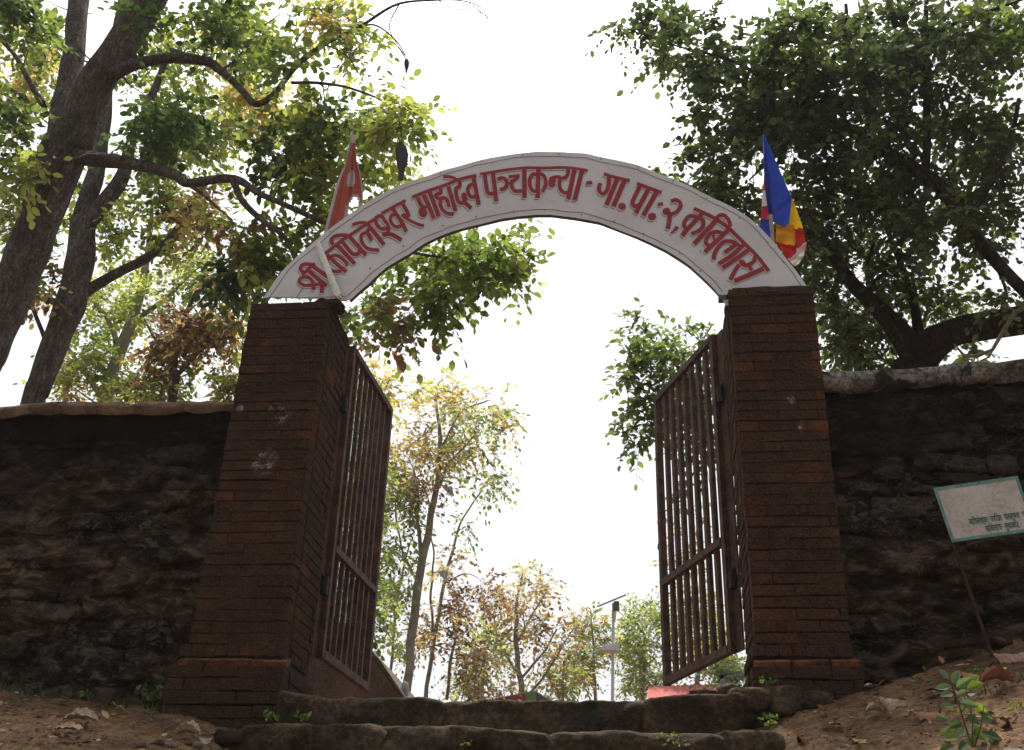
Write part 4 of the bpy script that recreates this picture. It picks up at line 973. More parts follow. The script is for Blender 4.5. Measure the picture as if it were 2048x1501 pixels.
# big leaning tree, near left
_, n_ = tree('broadleaf_tree', 'thick leaning grey trunk with large green leaves reaching behind the left of the arch', 'tree', 'trees behind the left wall',
 [[(-70, 820, 8.4, 88), (-28, 700, 8.4, 85), (17, 600, 8.4, 84), (55, 500, 8.3, 84), (95, 395, 8.2, 86), (132, 290, 8.1, 92)],
  [(137, 300, 8.1, 84), (180, 190, 8.0, 68), (235, 105, 7.9, 64), (300, 0, 7.8, 60), (350, -80, 7.7, 50)],
  [(118, 300, 8.15, 64), (135, 190, 8.3, 46), (150, 90, 8.4, 42), (160, -40, 8.5, 38)],
  [(140, 312, 8.1, 34), (200, 322, 8.0, 29), (280, 333, 7.9, 24), (345, 350, 7.8, 20), (375, 368, 7.7, 19), (470, 360, 7.6, 17), (520, 385, 7.6, 12), (600, 425, 7.6, 12), (700, 470, 7.8, 9), (800, 500, 7.9, 7), (900, 515, 8, 5), (1000, 520, 8, 3)],
  [(468, 362, 7.6, 14), (485, 400, 7.6, 13), (530, 445, 7.6, 11), (575, 480, 7.6, 9), (590, 530, 7.6, 6)],
  [(370, 368, 7.7, 10), (405, 392, 7.7, 7), (432, 418, 7.7, 5)],
  [(225, 150, 7.9, 30), (270, 130, 7.8, 25), (330, 115, 7.7, 22), (410, 120, 7.6, 20), (440, 140, 7.6, 16), (480, 175, 7.5, 14), (510, 208, 7.5, 15), (550, 185, 7.5, 12), (600, 130, 7.5, 12), (650, 90, 7.5, 9), (720, 55, 7.5, 7), (800, 10, 7.5, 5), (900, 2, 7.5, 3), (960, 14, 7.5, 2), (985, 60, 7.5, 1.5)],
  [(700, 63, 7.5, 4), (750, 50, 7.5, 4), (790, 80, 7.5, 3), (812, 110, 7.5, 2)],
  [(940, 8, 7.5, 2), (1000, 50, 7.5, 1.5), (1020, 62, 7.5, 1.2)], [(880, 3, 7.5, 2), (905, 20, 7.5, 1.6), (960, 24, 7.5, 1.5), (978, 70, 7.5, 1.4), (994, 90, 7.5, 1.2)], [(800, 10, 7.5, 3), (780, 60, 7.5, 2.2), (815, 118, 7.5, 1.8), (834, 146, 7.5, 1.2)],
  [(650, 90, 7.5, 3.5), (690, 110, 7.5, 2.5), (720, 150, 7.5, 1.8), (740, 160, 7.5, 1.4)], [(600, 130, 7.5, 4), (590, 90, 7.5, 3), (620, 50, 7.5, 2.2), (640, 10, 7.5, 1.8)], [(440, 140, 7.6, 5), (470, 120, 7.6, 4), (520, 60, 7.6, 3), (560, 30, 7.6, 2)],
  [(585, 168, 7.5, 7), (650, 168, 7.5, 6), (700, 175, 7.5, 5), (760, 200, 7.5, 4), (800, 235, 7.5, 3)],
  [(92, 215, 8.1, 13), (60, 160, 8.1, 11), (20, 100, 8.1, 9), (-10, 60, 8.1, 8)]],
 [(50, 30, 7.6, 80, 60, .8, 24, 'DDM'), (25, 260, 7.7, 50, 70, .6, 19, 'DDM'), (55, 335, 7.4, 55, 45, .4, 10, 'YM'), (330, 250, 8.2, 90, 75, .6, 40, 'DD'), (420, 30, 7.8, 90, 50, .6, 21, 'DM'),
  (530, 60, 7.6, 60, 60, .6, 15, 'M'), (575, 115, 7.4, 35, 30, .4, 7, 'M'), (650, 30, 7.6, 60, 40, .5, 13, 'MYO'), (705, 90, 7.5, 40, 45, .5, 10, 'MY'), (650, 240, 7.7, 90, 55, .6, 31, 'MMYD'),
  (560, 290, 8, 70, 55, .6, 21, 'DM'), (650, 330, 7.8, 80, 60, .6, 26, 'MMY'), (760, 230, 7.7, 60, 50, .5, 19, 'MY'), (815, 220, 7.6, 40, 45, .4, 10, 'YM'), (780, 350, 8.1, 60, 45, .3, 8, 'MY'),
  (560, 520, 7.9, 75, 60, .6, 30, 'MMY'), (620, 440, 7.9, 60, 45, .5, 15, 'M'), (900, 520, 8.0, 110, 48, .6, 38, 'MMMY'), (1015, 505, 8.0, 55, 45, .4, 18, 'MMY'), (850, 590, 8.0, 80, 35, .5, 12, 'MM'),
  (790, 630, 8.1, 70, 35, .5, 13, 'BM'), (740, 610, 8.1, 40, 50, .5, 10, 'M'), (450, 565, 8.2, 50, 50, .5, 15, 'DD'), (300, 40, 7.5, 60, 40, .5, 9, 'D'), (500, 165, 8, 60, 40, .4, 9, 'OY'), (475, 450, 8.1, 60, 45, .5, 9, 'BM')],
 21, 'bark', .088, 300, .34, 4, 8, 1.05, .35); tot += n_
_, n_ = tree('forked_tree', 'forked dark trunk with small yellow green leaves just right of the thick leaning trunk', 'tree', 'trees behind the left wall',
 [[(58, 835, 10, 44), (72, 790, 10, 46), (105, 700, 10, 52), (143, 605, 10, 58), (158, 535, 10, 54), (168, 440, 10, 50)],
  [(163, 440, 10, 36), (190, 350, 10, 34), (205, 260, 10, 30), (215, 160, 10, 26), (235, 60, 10, 22), (250, -40, 10, 18)],
  [(160, 470, 10, 36), (215, 400, 10, 32), (245, 350, 10, 28), (262, 290, 10, 22), (300, 200, 10, 16), (340, 100, 10, 10)],
  [(165, 590, 10.1, 22), (230, 548, 10.2, 20), (308, 507, 10.3, 16), (360, 450, 10.4, 9), (400, 380, 10.4, 5)],
  [(95, 690, 10, 10), (60, 600, 10, 8), (40, 500, 10, 5)]],
 [(70, 130, 10.5, 85, 90, 1, 46, 'YYMO'), (380, 300, 10.5, 110, 80, 1, 46, 'YYM'), (290, 450, 10.6, 110, 80, 1, 38, 'YM'), (400, 420, 10.4, 80, 60, 1, 27, 'BYO'), (60, 560, 10, 45, 60, .6, 16, 'OBM'),
  (120, 400, 10.6, 80, 80, .8, 19, 'YM'), (480, 230, 10.4, 80, 60, 1, 32, 'OYY'), (30, 440, 10.4, 40, 60, .6, 16, 'YM'), (330, 130, 10.8, 90, 70, 1, 32, 'YM'), (480, 80, 10.8, 90, 70, 1, 30, 'OYM')],
 22, 'bark', .085, 0, .36, 5, 9); tot += n_
_, n_ = tree('slender_tree', 'slender pale trunk above the middle of the left wall with yellow and rusty leaves', 'tree', 'trees behind the left wall',
 [[(205, 825, 14, 28), (235, 720, 14, 25), (265, 640, 14, 22), (285, 560, 14, 16), (300, 480, 14, 10), (305, 400, 14, 6)],
  [(265, 640, 14, 12), (330, 600, 14, 9), (370, 560, 14, 6)], [(240, 700, 14, 12), (215, 640, 14, 9), (180, 590, 14, 7), (175, 550, 14, 5)],
  [(205, 800, 14, 11), (160, 730, 14, 9), (130, 690, 14, 6)]],
 [(250, 600, 14, 90, 65, 1.4, 47, 'YYM'), (180, 690, 14, 70, 60, 1, 31, 'YM'), (370, 540, 14, 70, 60, 1.2, 29, 'YM'), (120, 770, 14, 60, 35, 1, 18, 'YO'), (250, 760, 14, 80, 50, 1, 29, 'YM')],
 23, 'bark_far', .085, 0, .40, 5, 9); tot += n_
_, n_ = tree('rusty_tree', 'small tree with brown withered leaves beside the left pillar', 'tree', 'trees behind the left wall',
 [[(340, 830, 12, 20), (345, 740, 12, 17), (360, 660, 12, 12), (390, 590, 12, 7)], [(345, 760, 12, 10), (400, 700, 12, 8), (440, 640, 12, 5)], [(345, 730, 12, 8), (310, 680, 12, 6), (290, 640, 12, 4)]],
 [(380, 680, 12, 85, 70, 1, 57, 'BBBO'), (450, 640, 12, 35, 55, .6, 20, 'BO'), (330, 770, 12, 70, 40, .8, 20, 'BYM'), (440, 760, 12, 40, 50, .6, 18, 'YMB'), (440, 570, 12, 50, 30, .6, 11, 'DB')],
 24, 'bark', .085, 0, .34, 5, 9, 1.0, .6); tot += n_
# right side
_, n_ = tree('spreading_tree', 'dark tree on the right with a thick limb running level above the wall coping', 'tree', 'trees behind the right wall',
 [[(1828, 800, 8.7, 92), (1832, 740, 8.7, 86), (1850, 700, 8.6, 74), (1900, 668, 8.4, 58), (1970, 655, 8.2, 58), (2060, 640, 8.0, 62), (2200, 620, 7.8, 52), (2330, 560, 7.7, 38), (2430, 470, 7.7, 24), (2480, 360, 7.7, 10)],
  [(1835, 720, 8.6, 56), (1790, 655, 8.5, 44), (1745, 603, 8.4, 34), (1700, 560, 8.3, 26), (1660, 500, 8.3, 18), (1630, 430, 8.3, 10)],
  [(1840, 690, 8.6, 24), (1825, 600, 8.6, 18), (1800, 520, 8.6, 13), (1770, 440, 8.6, 9)], [(1750, 610, 8.5, 12), (1735, 540, 8.5, 9), (1750, 480, 8.5, 6)]],
 [(1700, 640, 8.8, 60, 80, .7, 33, 'GGR'), (1790, 550, 8.8, 90, 60, .8, 30, 'RG'), (1700, 710, 8.9, 60, 40, .5, 20, 'GM'), (1790, 700, 9.2, 110, 50, .5, 22, 'GM'), (1650, 560, 8.6, 50, 70, .6, 22, 'RG'), (1600, 470, 8.6, 70, 60, .6, 22, 'RG'), (1720, 460, 8.6, 110, 80, .8, 42, 'RR'), (1900, 590, 8.8, 60, 45, .6, 14, 'GM'), (1930, 720, 8.8, 50, 25, .4, 6, 'G')],
 31, 'bark_dark', .064, 100, .30, 5, 9, 1.0, .3); tot += n_
_, n_ = tree('evergreen_tree', 'dense dark green crown filling the upper right corner above the striped flag', 'tree', 'trees behind the right wall',
 [[(2160, 800, 7.9, 40), (2110, 690, 7.9, 34), (2060, 600, 7.8, 26), (1990, 520, 7.8, 25), (1930, 450, 7.8, 26), (1880, 370, 7.8, 28), (1800, 320, 7.8, 26), (1700, 262, 7.7, 20), (1620, 222, 7.7, 16), (1560, 190, 7.6, 12), (1480, 130, 7.6, 7), (1380, 100, 7.6, 4), (1260, 60, 7.5, 2.5)],
  [(1852, 350, 7.8, 18), (1855, 200, 7.8, 14), (1850, 60, 7.8, 11), (1860, -40, 7.8, 9)], [(1560, 190, 7.6, 9), (1570, 90, 7.6, 7), (1575, -10, 7.6, 5)],
  [(1930, 450, 7.8, 14), (2000, 330, 7.9, 11), (2040, 200, 8, 9)], [(1790, 315, 7.8, 14), (1740, 220, 7.9, 11), (1700, 110, 8, 9), (1690, 10, 8, 7)], [(1630, 225, 7.7, 9), (1560, 300, 7.7, 6), (1500, 360, 7.7, 4)],
  [(1990, 520, 7.8, 8), (2010, 590, 7.8, 6), (1960, 612, 7.8, 4)], [(1880, 60, 7.8, 9), (1960, 30, 7.8, 7), (2060, -10, 7.8, 5)]],
 [(1350, 55, 7.5, 90, 50, .5, 14, 'RRG'), (1245, 45, 7.4, 40, 25, .2, 3, 'RG'), (1430, 130, 7.6, 90, 65, .6, 23, 'RRG'), (1480, 225, 7.7, 85, 70, .7, 26, 'RRG'), (1435, 310, 7.6, 45, 50, .5, 10, 'RRG'), (1470, 395, 7.6, 55, 45, .5, 12, 'RRG'),
  (1590, 300, 7.8, 110, 120, .8, 52, 'RR'), (1560, 430, 7.8, 60, 40, .5, 12, 'RRG'), (1600, 100, 7.8, 120, 100, .9, 44, 'RRG'), (1740, 110, 7.8, 120, 110, .9, 48, 'RR'), (1730, 300, 7.9, 120, 100, .9, 44, 'RRG'),
  (1900, 90, 7.9, 150, 110, .9, 52, 'RR'), (1950, 270, 8, 120, 110, 1, 48, 'RRG'), (1850, 430, 8, 130, 80, .9, 34, 'RRG'), (1985, 430, 8, 80, 80, .8, 21, 'RRG'), (2010, 60, 7.6, 60, 60, .6, 10, 'MG'), (2420, 400, 7.8, 170, 190, 1, 76, 'RRG'), (2250, 250, 7.9, 170, 180, 1, 76, 'RRG'), (2010, 600, 7.8, 55, 40, .3, 3, 'G'), (1370, 385, 7.6, 20, 20, .3, 3, 'YG'), (1310, 100, 7.5, 40, 40, .3, 3, 'G')],
 32, 'bark_dark', .070, 300, .32, 6, 9, 1.15, .3, .012, 1.4); tot += n_
vs_ = empty('pale_vine', at(1985, 670, 7.6)); tag(vs_, 'pale bent vine drooping over the thick level limb at the right edge', 'vine')
m = MB(); m.tube([at(2060, 610, 7.6), at(2030, 625, 7.6), at(2008, 660, 7.6), at(1985, 700, 7.6), at(1955, 712, 7.6), at(1930, 714, 7.6), at(1908, 688, 7.6)], [.02, .02, .016, .013, .016, .014, .006], 6)
m.tube([at(1985, 700, 7.6), at(1978, 715, 7.6), at(1960, 722, 7.6)], [.01, .008, .003], 5); m.build('stem', M['bark_pale'], vs_, True)
_, n_ = tree('leafy_sapling', 'leafy green sapling showing behind the right gate leaf', 'tree', None,
 [[(1490, 1000, 8.6, 12), (1470, 900, 8.6, 11), (1430, 820, 8.6, 9), (1380, 760, 8.5, 7), (1330, 710, 8.4, 5), (1285, 655, 8.4, 3)], [(1430, 820, 8.6, 6), (1370, 830, 8.5, 5), (1300, 830, 8.4, 4), (1265, 860, 8.4, 3)], [(1400, 780, 8.6, 5), (1400, 700, 8.6, 4), (1425, 650, 8.5, 3)], [(1330, 715, 8.4, 3), (1285, 735, 8.4, 2.5), (1255, 740, 8.4, 2)],
  [(1470, 900, 8.6, 5), (1420, 900, 8.6, 4), (1380, 960, 8.6, 3), (1378, 1040, 8.6, 2)]],
 [(1255, 745, 8.4, 14, 8, .1, 3, 'GM'), (1262, 690, 8.4, 12, 14, .1, 2, 'GM'), (1280, 655, 8.4, 20, 22, .2, 5, 'GM'), (1330, 715, 8.4, 50, 30, .3, 14, 'GM'), (1268, 745, 8.4, 28, 20, .2, 5, 'GM'), (1395, 690, 8.5, 50, 25, .3, 11, 'GM'), (1285, 800, 8.4, 35, 35, .3, 9, 'G'), (1340, 800, 8.5, 60, 50, .3, 20, 'GM'), (1285, 870, 8.4, 30, 30, .3, 7, 'G'), (1395, 790, 8.6, 45, 80, .4, 25, 'GR'), (1400, 880, 8.6, 45, 50, .4, 15, 'GR'), (1380, 1000, 8.6, 20, 60, .3, 4, 'BG')],
 33, 'bark', .07, 120, .26, 4, 7, 1.0, .25, .012, .01); tot += n_
# trees seen through the opening
GT = 'trees seen through the gate opening'
_, n_ = tree('tall_tree', 'tall thin tree with golden leaves beside the left gate leaf', 'tree', GT,
 [[(812, 1405, 19, 19), (822, 1290, 19, 18), (832, 1200, 19, 18), (840, 1140, 19, 18), (852, 1080, 19, 16), (868, 1000, 19, 13), (880, 930, 19, 10), (878, 860, 19, 8), (872, 790, 19, 5)],
  [(843, 1115, 19, 9), (835, 1050, 19, 8), (836, 990, 19, 7), (825, 940, 19, 5)], [(872, 985, 19, 6), (905, 920, 19, 5), (950, 870, 19, 3)], [(880, 900, 19, 5), (920, 830, 19, 4), (975, 800, 19, 3)], [(836, 1170, 19, 5), (800, 1090, 19, 4), (790, 1000, 19, 3)]],
 [(880, 790, 19, 75, 45, 1.5, 32, 'OYO'), (955, 835, 19, 65, 50, 1.5, 32, 'YYOM'), (845, 880, 19, 75, 55, 1.5, 38, 'OOBY'), (920, 910, 19, 75, 40, 1.5, 32, 'YOM'), (975, 950, 19, 30, 40, 1, 10, 'MY'), (850, 970, 19, 60, 30, 1, 22, 'BBO'), (790, 930, 19, 30, 60, 1, 22, 'MO'), (770, 1080, 19, 30, 90, 1, 26, 'MYD'), (800, 1010, 19, 40, 80, 1, 32, 'MYM'), (795, 1140, 19, 40, 70, 1, 25, 'MY'), (1000, 850, 19, 25, 25, .5, 5, 'O')],
 41, 'bark_far', .10, 0, .5, 4, 7, .9, .4, .02); tot += n_
_, n_ = tree('thin_tree', 'thin double stemmed tree with rusty brown leaves right of the tall golden tree', 'tree', GT,
 [[(850, 1405, 21, 9), (868, 1290, 21, 8), (885, 1180, 21, 7.5), (902, 1110, 21, 6), (925, 1040, 21, 4), (962, 985, 21, 3)], [(895, 1400, 21.5, 7), (905, 1300, 21.5, 6), (930, 1210, 21.5, 4)], [(868, 1290, 21, 6), (862, 1200, 21, 5), (868, 1120, 21, 4), (862, 1060, 21, 3)], [(780, 1405, 21, 7), (787, 1280, 21, 6), (800, 1160, 21, 5), (822, 1080, 21, 3)]],
 [(905, 1130, 21, 35, 40, 1, 12, 'BO'), (955, 1190, 21, 60, 50, 1.2, 30, 'BBO'), (900, 1240, 21, 60, 50, 1.2, 28, 'BBO'), (940, 1320, 21, 50, 45, 1.2, 24, 'BB'), (960, 1380, 21, 45, 20, 1, 8, 'B'), (790, 1250, 21, 30, 60, 1, 12, 'YM'), (930, 1050, 21, 30, 30, 1, 4, 'M'), (840, 1250, 21, 30, 60, 1, 10, 'BO')],
 42, 'bark_far', .10, 0, .45, 4, 7, .9, .4, .02); tot += n_
_, n_ = tree('bushy_tree', 'bushy many branched tree with russet leaves at the centre of the opening', 'tree', GT,
 [[(1042, 1405, 24, 12), (1036, 1330, 24, 11), (1032, 1260, 24, 9), (1035, 1190, 24, 5), (1045, 1150, 24, 3)], [(1038, 1350, 24, 6), (1000, 1290, 24, 5), (985, 1230, 24, 3)], [(1038, 1360, 24, 6), (1085, 1310, 24, 5), (1115, 1260, 24, 3)], [(1033, 1290, 24, 5), (1065, 1230, 24, 4), (1095, 1180, 24, 2)], [(1050, 1400, 24, 5), (1110, 1320, 24, 4), (1150, 1250, 24, 2)]],
 [(1045, 1175, 24, 75, 32, 1.5, 28, 'OBO'), (1010, 1230, 24, 45, 40, 1.2, 18, 'OB'), (1080, 1240, 24, 60, 45, 1.2, 24, 'BBO'), (1040, 1300, 24, 70, 50, 1.2, 26, 'BO'), (1060, 1145, 24, 25, 10, .5, 5, 'Y'), (1010, 1370, 24, 50, 30, 1, 10, 'BO'), (1130, 1290, 24, 40, 50, 1, 14, 'BO')],
 43, 'bark_far', .105, 0, .45, 4, 6, .9, .4, .02); tot += n_
for k, (tr, bl, lab) in enumerate([
  ([(965, 1410, 23, 7), (968, 1360, 23, 6), (970, 1300, 23, 4)], [(968, 1290, 23, 42, 32, 1.2, 28, 'YL'), (940, 1355, 23, 38, 28, 1, 20, 'YL')], 'low lime green tree left of the russet bushy tree'),
  ([(1125, 1410, 24.5, 6), (1123, 1370, 24.5, 5), (1125, 1330, 24.5, 3)], [(1122, 1345, 24.5, 38, 42, 1, 31, 'YLO')], 'low lime green tree right of the russet bushy tree'),
  ([(1190, 1410, 26, 7), (1188, 1340, 26, 6), (1185, 1260, 26, 4), (1182, 1220, 26, 3)], [(1180, 1245, 26, 38, 32, 1.2, 25, 'OOM'), (1185, 1310, 26, 45, 45, 1.2, 39, 'OMM')], 'ochre and green tree just left of the solar street lamp'),
  ([(1285, 1410, 27, 10), (1288, 1340, 27, 8), (1290, 1270, 27, 5)], [(1290, 1235, 27, 50, 35, 1.5, 39, 'LM'), (1275, 1300, 27, 45, 45, 1.5, 48, 'LYM'), (1300, 1360, 27, 50, 35, 1.5, 34, 'LM')], 'fresh green rounded tree just right of the solar street lamp'),
  ([(1395, 1410, 26, 10), (1400, 1320, 26, 8), (1395, 1230, 26, 5), (1390, 1120, 26, 3)], [(1380, 1230, 26, 60, 60, 1.5, 50, 'YMO'), (1400, 1320, 26, 60, 50, 1.5, 42, 'MB'), (1370, 1120, 26, 50, 60, 1.5, 22, 'BO')], 'brown and green tree seen through the bars of the right gate leaf'),
  ([(1460, 1410, 22, 8), (1458, 1370, 22, 6), (1460, 1345, 22, 4)], [(1462, 1340, 22, 28, 20, .8, 25, 'GD'), (1440, 1300, 22, 30, 40, 1, 20, 'MY')], 'small dark green tree under the right gate leaf'),
  ([(700, 1410, 16, 10), (705, 1300, 16, 9), (715, 1150, 16, 7), (720, 1000, 16, 5), (725, 880, 16, 3)], [(720, 1200, 16, 50, 90, 1, 42, 'YMM'), (725, 980, 16, 45, 110, 1, 48, 'YOM'), (745, 790, 16, 35, 70, 1, 22, 'YO')], 'green tree seen only through the bars of the left gate leaf'),
  ]):
    _, n_ = tree('young_tree', lab, 'tree', GT, [tr], bl, 50+k, 'bark_far', .11, 0, .5, 5, 7, .9, .3, .02); tot += n_
print('leaves', tot)

# ------------------------------------------------------------------ far things beyond the opening
lp = empty('solar_street_lamp', at(1225, 1400, 17)); tag(lp, 'galvanised street lamp with a tilted solar panel beyond the gate', 'street lamp')
b0 = at(1225, 1400, 17); b1 = at(1227, 1207, 17)
m = MB(); m.tube([b0-Vector((0, 0, .6)), b0, b1], [.028, .026, .022], 8); m.build('pole', M['galv'], lp)
a = at(1196, 1213, 17.1); b = at(1249, 1191, 17.1); mid = (a+b)/2; L = (b-a).length
rot = Matrix.Rotation(-math.atan2(b.z-a.z, b.x-a.x), 3, 'Y') @ Matrix.Rotation(R(15.5), 3, 'X')
m = MB(); m.box(mid, (L, .5, .025), rot); m.build('solar_panel', M['solar'], lp)
c = at(1233, 1213, 16.9); m = MB(); m.box(c, (.085, .16, .12)); m.build('lamp_head', M['framegrey'], lp)
m = MB(); m.tube([at(1229, 1245, 17), at(1231, 1230, 16.95), at(1233, 1216, 16.9)], .013, 5); m.build('lamp_arm', M['galv'], lp)
c = at(1221, 1298, 16.9); m = MB(); m.box(c, (.25, .16, .11)); m.box(c+Vector((0, -.09, -.01)), (.2, .02, .06)); m.build('battery_box', M['galv'], lp)
# red roofed hut
rf = empty('red_roof_hut', at(1370, 1400, 25)); tag(rf, 'hut with a red corrugated sheet roof behind the gate on the right', 'hut')
a = at(1293, 1397, 24); b = at(1442, 1393, 24); c = at(1446, 1368, 25.5); d = at(1298, 1373, 25.5)
vs = []; fs = []; n = 64
for i in range(n+1):
    t = i/n; z = .012*math.sin(i*math.pi/2*1.0)
    for k, (p, q) in enumerate(((a, b), (d, c))):
        v = p.lerp(q, t); vs.append((v.x, v.y, v.z+z))
for i in range(n): fs.append((2*i, 2*i+2, 2*i+3, 2*i+1))
mesh_obj('roof', vs, fs, M['redroof'], rf)
m = MB(); m.box(((a.x+b.x)/2, 25.2, a.z-.65), (b.x-a.x-.2, 1.8, 1.2)); m.build('wall', M['mudwall'], rf)
# low shed at the centre
sh = empty('low_shed', at(1060, 1402, 22)); tag(sh, 'low shed with grey sheet roof and red and green panels, just above the steps', 'shed')
p = lambda x, y, Y=22: at(x, y, Y)
def slab_poly(name, pts, dep, mat, parent):
    f = [Vector(q) for q in pts]; bk = [q+Vector((0, dep, 0)) for q in f]; n = len(f)
    mesh_obj(name, f+bk, [tuple(range(n))[::-1], tuple(range(n, 2*n))]+[(i, (i+1) % n, (i+1) % n+n, i+n) for i in range(n)], mat, parent)
slab_poly('wall', [p(984, 1420), p(984, 1400), p(1049, 1388), p(1049, 1420)], 1.5, M['redwall'], sh)
slab_poly('panel', [p(1050, 1420), p(1050, 1388), p(1072, 1384), p(1072, 1420)], 1.5, M['greenwall'], sh)
slab_poly('side_wall', [p(1073, 1420), p(1073, 1386), p(1096, 1400), p(1096, 1420)], 1.5, M['mudwall'], sh)
slab_poly('roof', [p(976, 1400), p(1069, 1381), p(1070, 1384), p(977, 1403)], 1.7, M['greysheet'], sh)
slab_poly('roof', [p(1070, 1381), p(1104, 1402), p(1100, 1403), p(1070, 1384)], 1.7, M['greysheet'], sh)
# wall end with sloping top on the left
lw = empty('sloping_wall', at(770, 1400, 9)); tag(lw, 'mud plastered wall with a sloping top edge below the left gate leaf', 'wall')
q = lambda x, y: at(x, y, 8.6)
slab_poly('wall', [q(600, 1430), q(600, 1180), q(700, 1262), q(760, 1332), q(806, 1398), q(806, 1430)], 1.6, M['mudwall'], lw)
slab_poly('edge', [q(700, 1253), q(762, 1323), q(812, 1398), q(805, 1400), q(757, 1331), q(696, 1262)], 1.6, M['thatch'], lw)
bg_ = empty('white_sack', at(812, 1380, 8.7)); tag(bg_, 'pale plastic sack lying at the foot of the sloping wall edge', 'sack')
q2 = at(810, 1378, 8.8); put('cloth', rock_mesh(('sack', 4), M['bag'], 8, .12, .3), bg_, q2, (.06, .1, .12))
fi = empty('wrapped_post', at(1443, 1375, 7.3)); tag(fi, 'short dark post wrapped in bluish white plastic, beside the right pillar foot', 'post')
m = MB(); m.tube([at(1440, 1400, 7.3), at(1443, 1352, 7.3)], .012, 6); m.ball(at(1443, 1353, 7.3), .018, 8, 5); m.build('post', M['darkiron'], fi)
m = MB(); m.tube([at(1447, 1374, 7.28), at(1446, 1366, 7.28), at(1444, 1358, 7.28)], [.03, .022, .01], 8); m.build('plastic_wrap', M['bag'], fi, True)
m = MB(); m.tube([at(1448, 1357, 7.3), at(1462, 1353, 7.3), at(1478, 1350, 7.3)], .006, 5); m.build('tie', M['bag'], fi)
for k, (px, py, yy, dx, dz, mt) in enumerate([(1455, 1380, 6.9, .13, .06, 'pebble'), (1405, 1392, 6.6, .2, .05, 'slab')]):
    r_ = empty('loose_stone', at(px, py, yy)); tag(r_, ['pale tan stone lying against the foot of the right pillar', 'flat brown stone on the threshold under the right gate leaf'][k], 'stone')
    put('rock', rock_mesh(('ls', k), M[mt], 6, .14, .5), r_, at(px, py, yy), (dx, .16, dz))
for k, (px, py, s_, lab) in enumerate([(822, 966, 14, 'bluish plastic scrap caught in the golden tree beside the left gate leaf'), (897, 982, 20, 'white plastic scrap caught in the middle of the golden tree'), (885, 1150, 18, 'long white plastic scrap hanging low in the thin rusty tree')]):
    r_ = empty('plastic_scrap', at(px, py, 18.6)); tag(r_, lab, 'plastic scrap', 'plastic scraps caught in the trees')
    poly_grid('sheet', ((px-s_*.6, py-s_*.3, 18.6), (px+s_*.3, py-s_*.5, 18.7), (px+s_*.6, py+s_*.6, 18.5), (px, py+s_*.3, 18.6)), M['bag'], r_, 6, 6, lambda u, v: .12*math.sin(u*6+v*5))

# ------------------------------------------------------------------ things lying and growing on the ground
def on_ground(px, py):
    y = 3.0; pz = None
    while y < 6.0:
        p = at(px, py, y)
        if p.z <= ground_z(p.x, p.y): return Vector((p.x, p.y, ground_z(p.x, p.y)))
        y += .01
    return at(px, py, 5.8)
def curled_leaf_mesh(k, L=1.0, wv=.32, curl=.5, lobes=0):
    rr = random.Random(k); nu, nv = 12, 7; vs = []; fs = []
    for i in range(nu+1):
        u = i/nu; hw = wv*math.sin(math.pi*min(1, u*.93+.03))**.75*(1+lobes*.25*math.cos(u*22+k))
        for j in range(nv):
            v = -1+2*j/(nv-1)
            z = curl*(v*v)*hw*1.2+.10*math.sin(u*math.pi)*curl+.05*noise.noise(Vector((u*5, v*2, k*3.1)))+.03*math.sin(u*26)*abs(v)
            vs.append((u-.5, v*hw*(1-.25*curl*abs(v)), z))
    for i in range(nu):
        for j in range(nv-1): a = i*nv+j; fs.append((a, a+nv, a+nv+1, a+1))
    st_ = len(vs)
    for i, (x, y, z) in enumerate([(-.5, .008, .0), (-.5, -.008, .0), (-.68, .006, .03), (-.68, -.006, .03)]): vs.append((x, y, z))
    fs.append((st_, st_+1, st_+3, st_+2))
    me = bpy.data.meshes.new('dry_leaf'); me.from_pydata(vs, [], fs); me.update(); me.materials.append(M['dry']); me.polygons.foreach_set('use_smooth', [True]*len(fs)); return me
DL = [curled_leaf_mesh(k, 1, .30+.04*(k % 3), [.6, -.7, .9, -.5, .3, -1.0][k], [0, .5, 0, 1, 0, .6][k]) for k in range(6)]
TAN = (.42, .30, .19); PAL_ = (.5, .42, .3); RUST = (.3, .15, .09); GREY = (.42, .38, .34); DKB = (.14, .07, .04)
def dry(px, py, wpx, k, col, label, rz=0., tx=.0, ty=0.):
    p = on_ground(px, py); s_ = 1.25*wpx*mpp(p)
    o = bpy.data.objects.new('dry_leaf', DL[k]); COL.objects.link(o); o.location = p+Vector((0, -.01, .012+.1*s_)); o.scale = (s_, s_, s_)
    o.rotation_euler = (R(14)+tx, ty, rz); o.color = (*col, 1); tag(o, label, 'dry leaf', 'dry leaves fallen on the ground')
dry(160, 1454, 56, 0, PAL_, 'pale dry leaf curled like a boat on the dirt at lower left', .05, .3)
dry(136, 1472, 46, 4, TAN, 'tan dry leaf just below the pale boat shaped leaf at lower left', .1, .2)
dry(160, 1482, 34, 1, DKB, 'dull brown leaf tucked under the tan leaf at lower left', .3)
dry(238, 1431, 16, 2, TAN, 'small tan leaf in the middle of the left dirt slope', .2)
dry(375, 1482, 42, 2, PAL_, 'narrow pale leaf lying near the left end of the lower step', -.1)
dry(410, 1484, 20, 5, GREY, 'crumpled pinkish grey leaf beside the left end of the lower step', .6)
dry(1801, 1412, 66, 1, TAN, 'large ribbed tan leaf arched over the dirt left of the seedling', .15, .5)
dry(1858, 1438, 52, 3, RUST, 'rust brown crumpled leaf between the ribbed tan leaf and the seedling', .15, .3)
dry(1750, 1435, 30, 2, PAL_, 'small pale curled leaf just left below the ribbed tan leaf', .35)
dry(1716, 1488, 30, 3, TAN, 'ragged tan leaf at the bottom edge below the ribbed leaf', .5)
dry(1945, 1358, 54, 1, RUST, 'arched orange brown leaf behind the seedling', .3, .3)
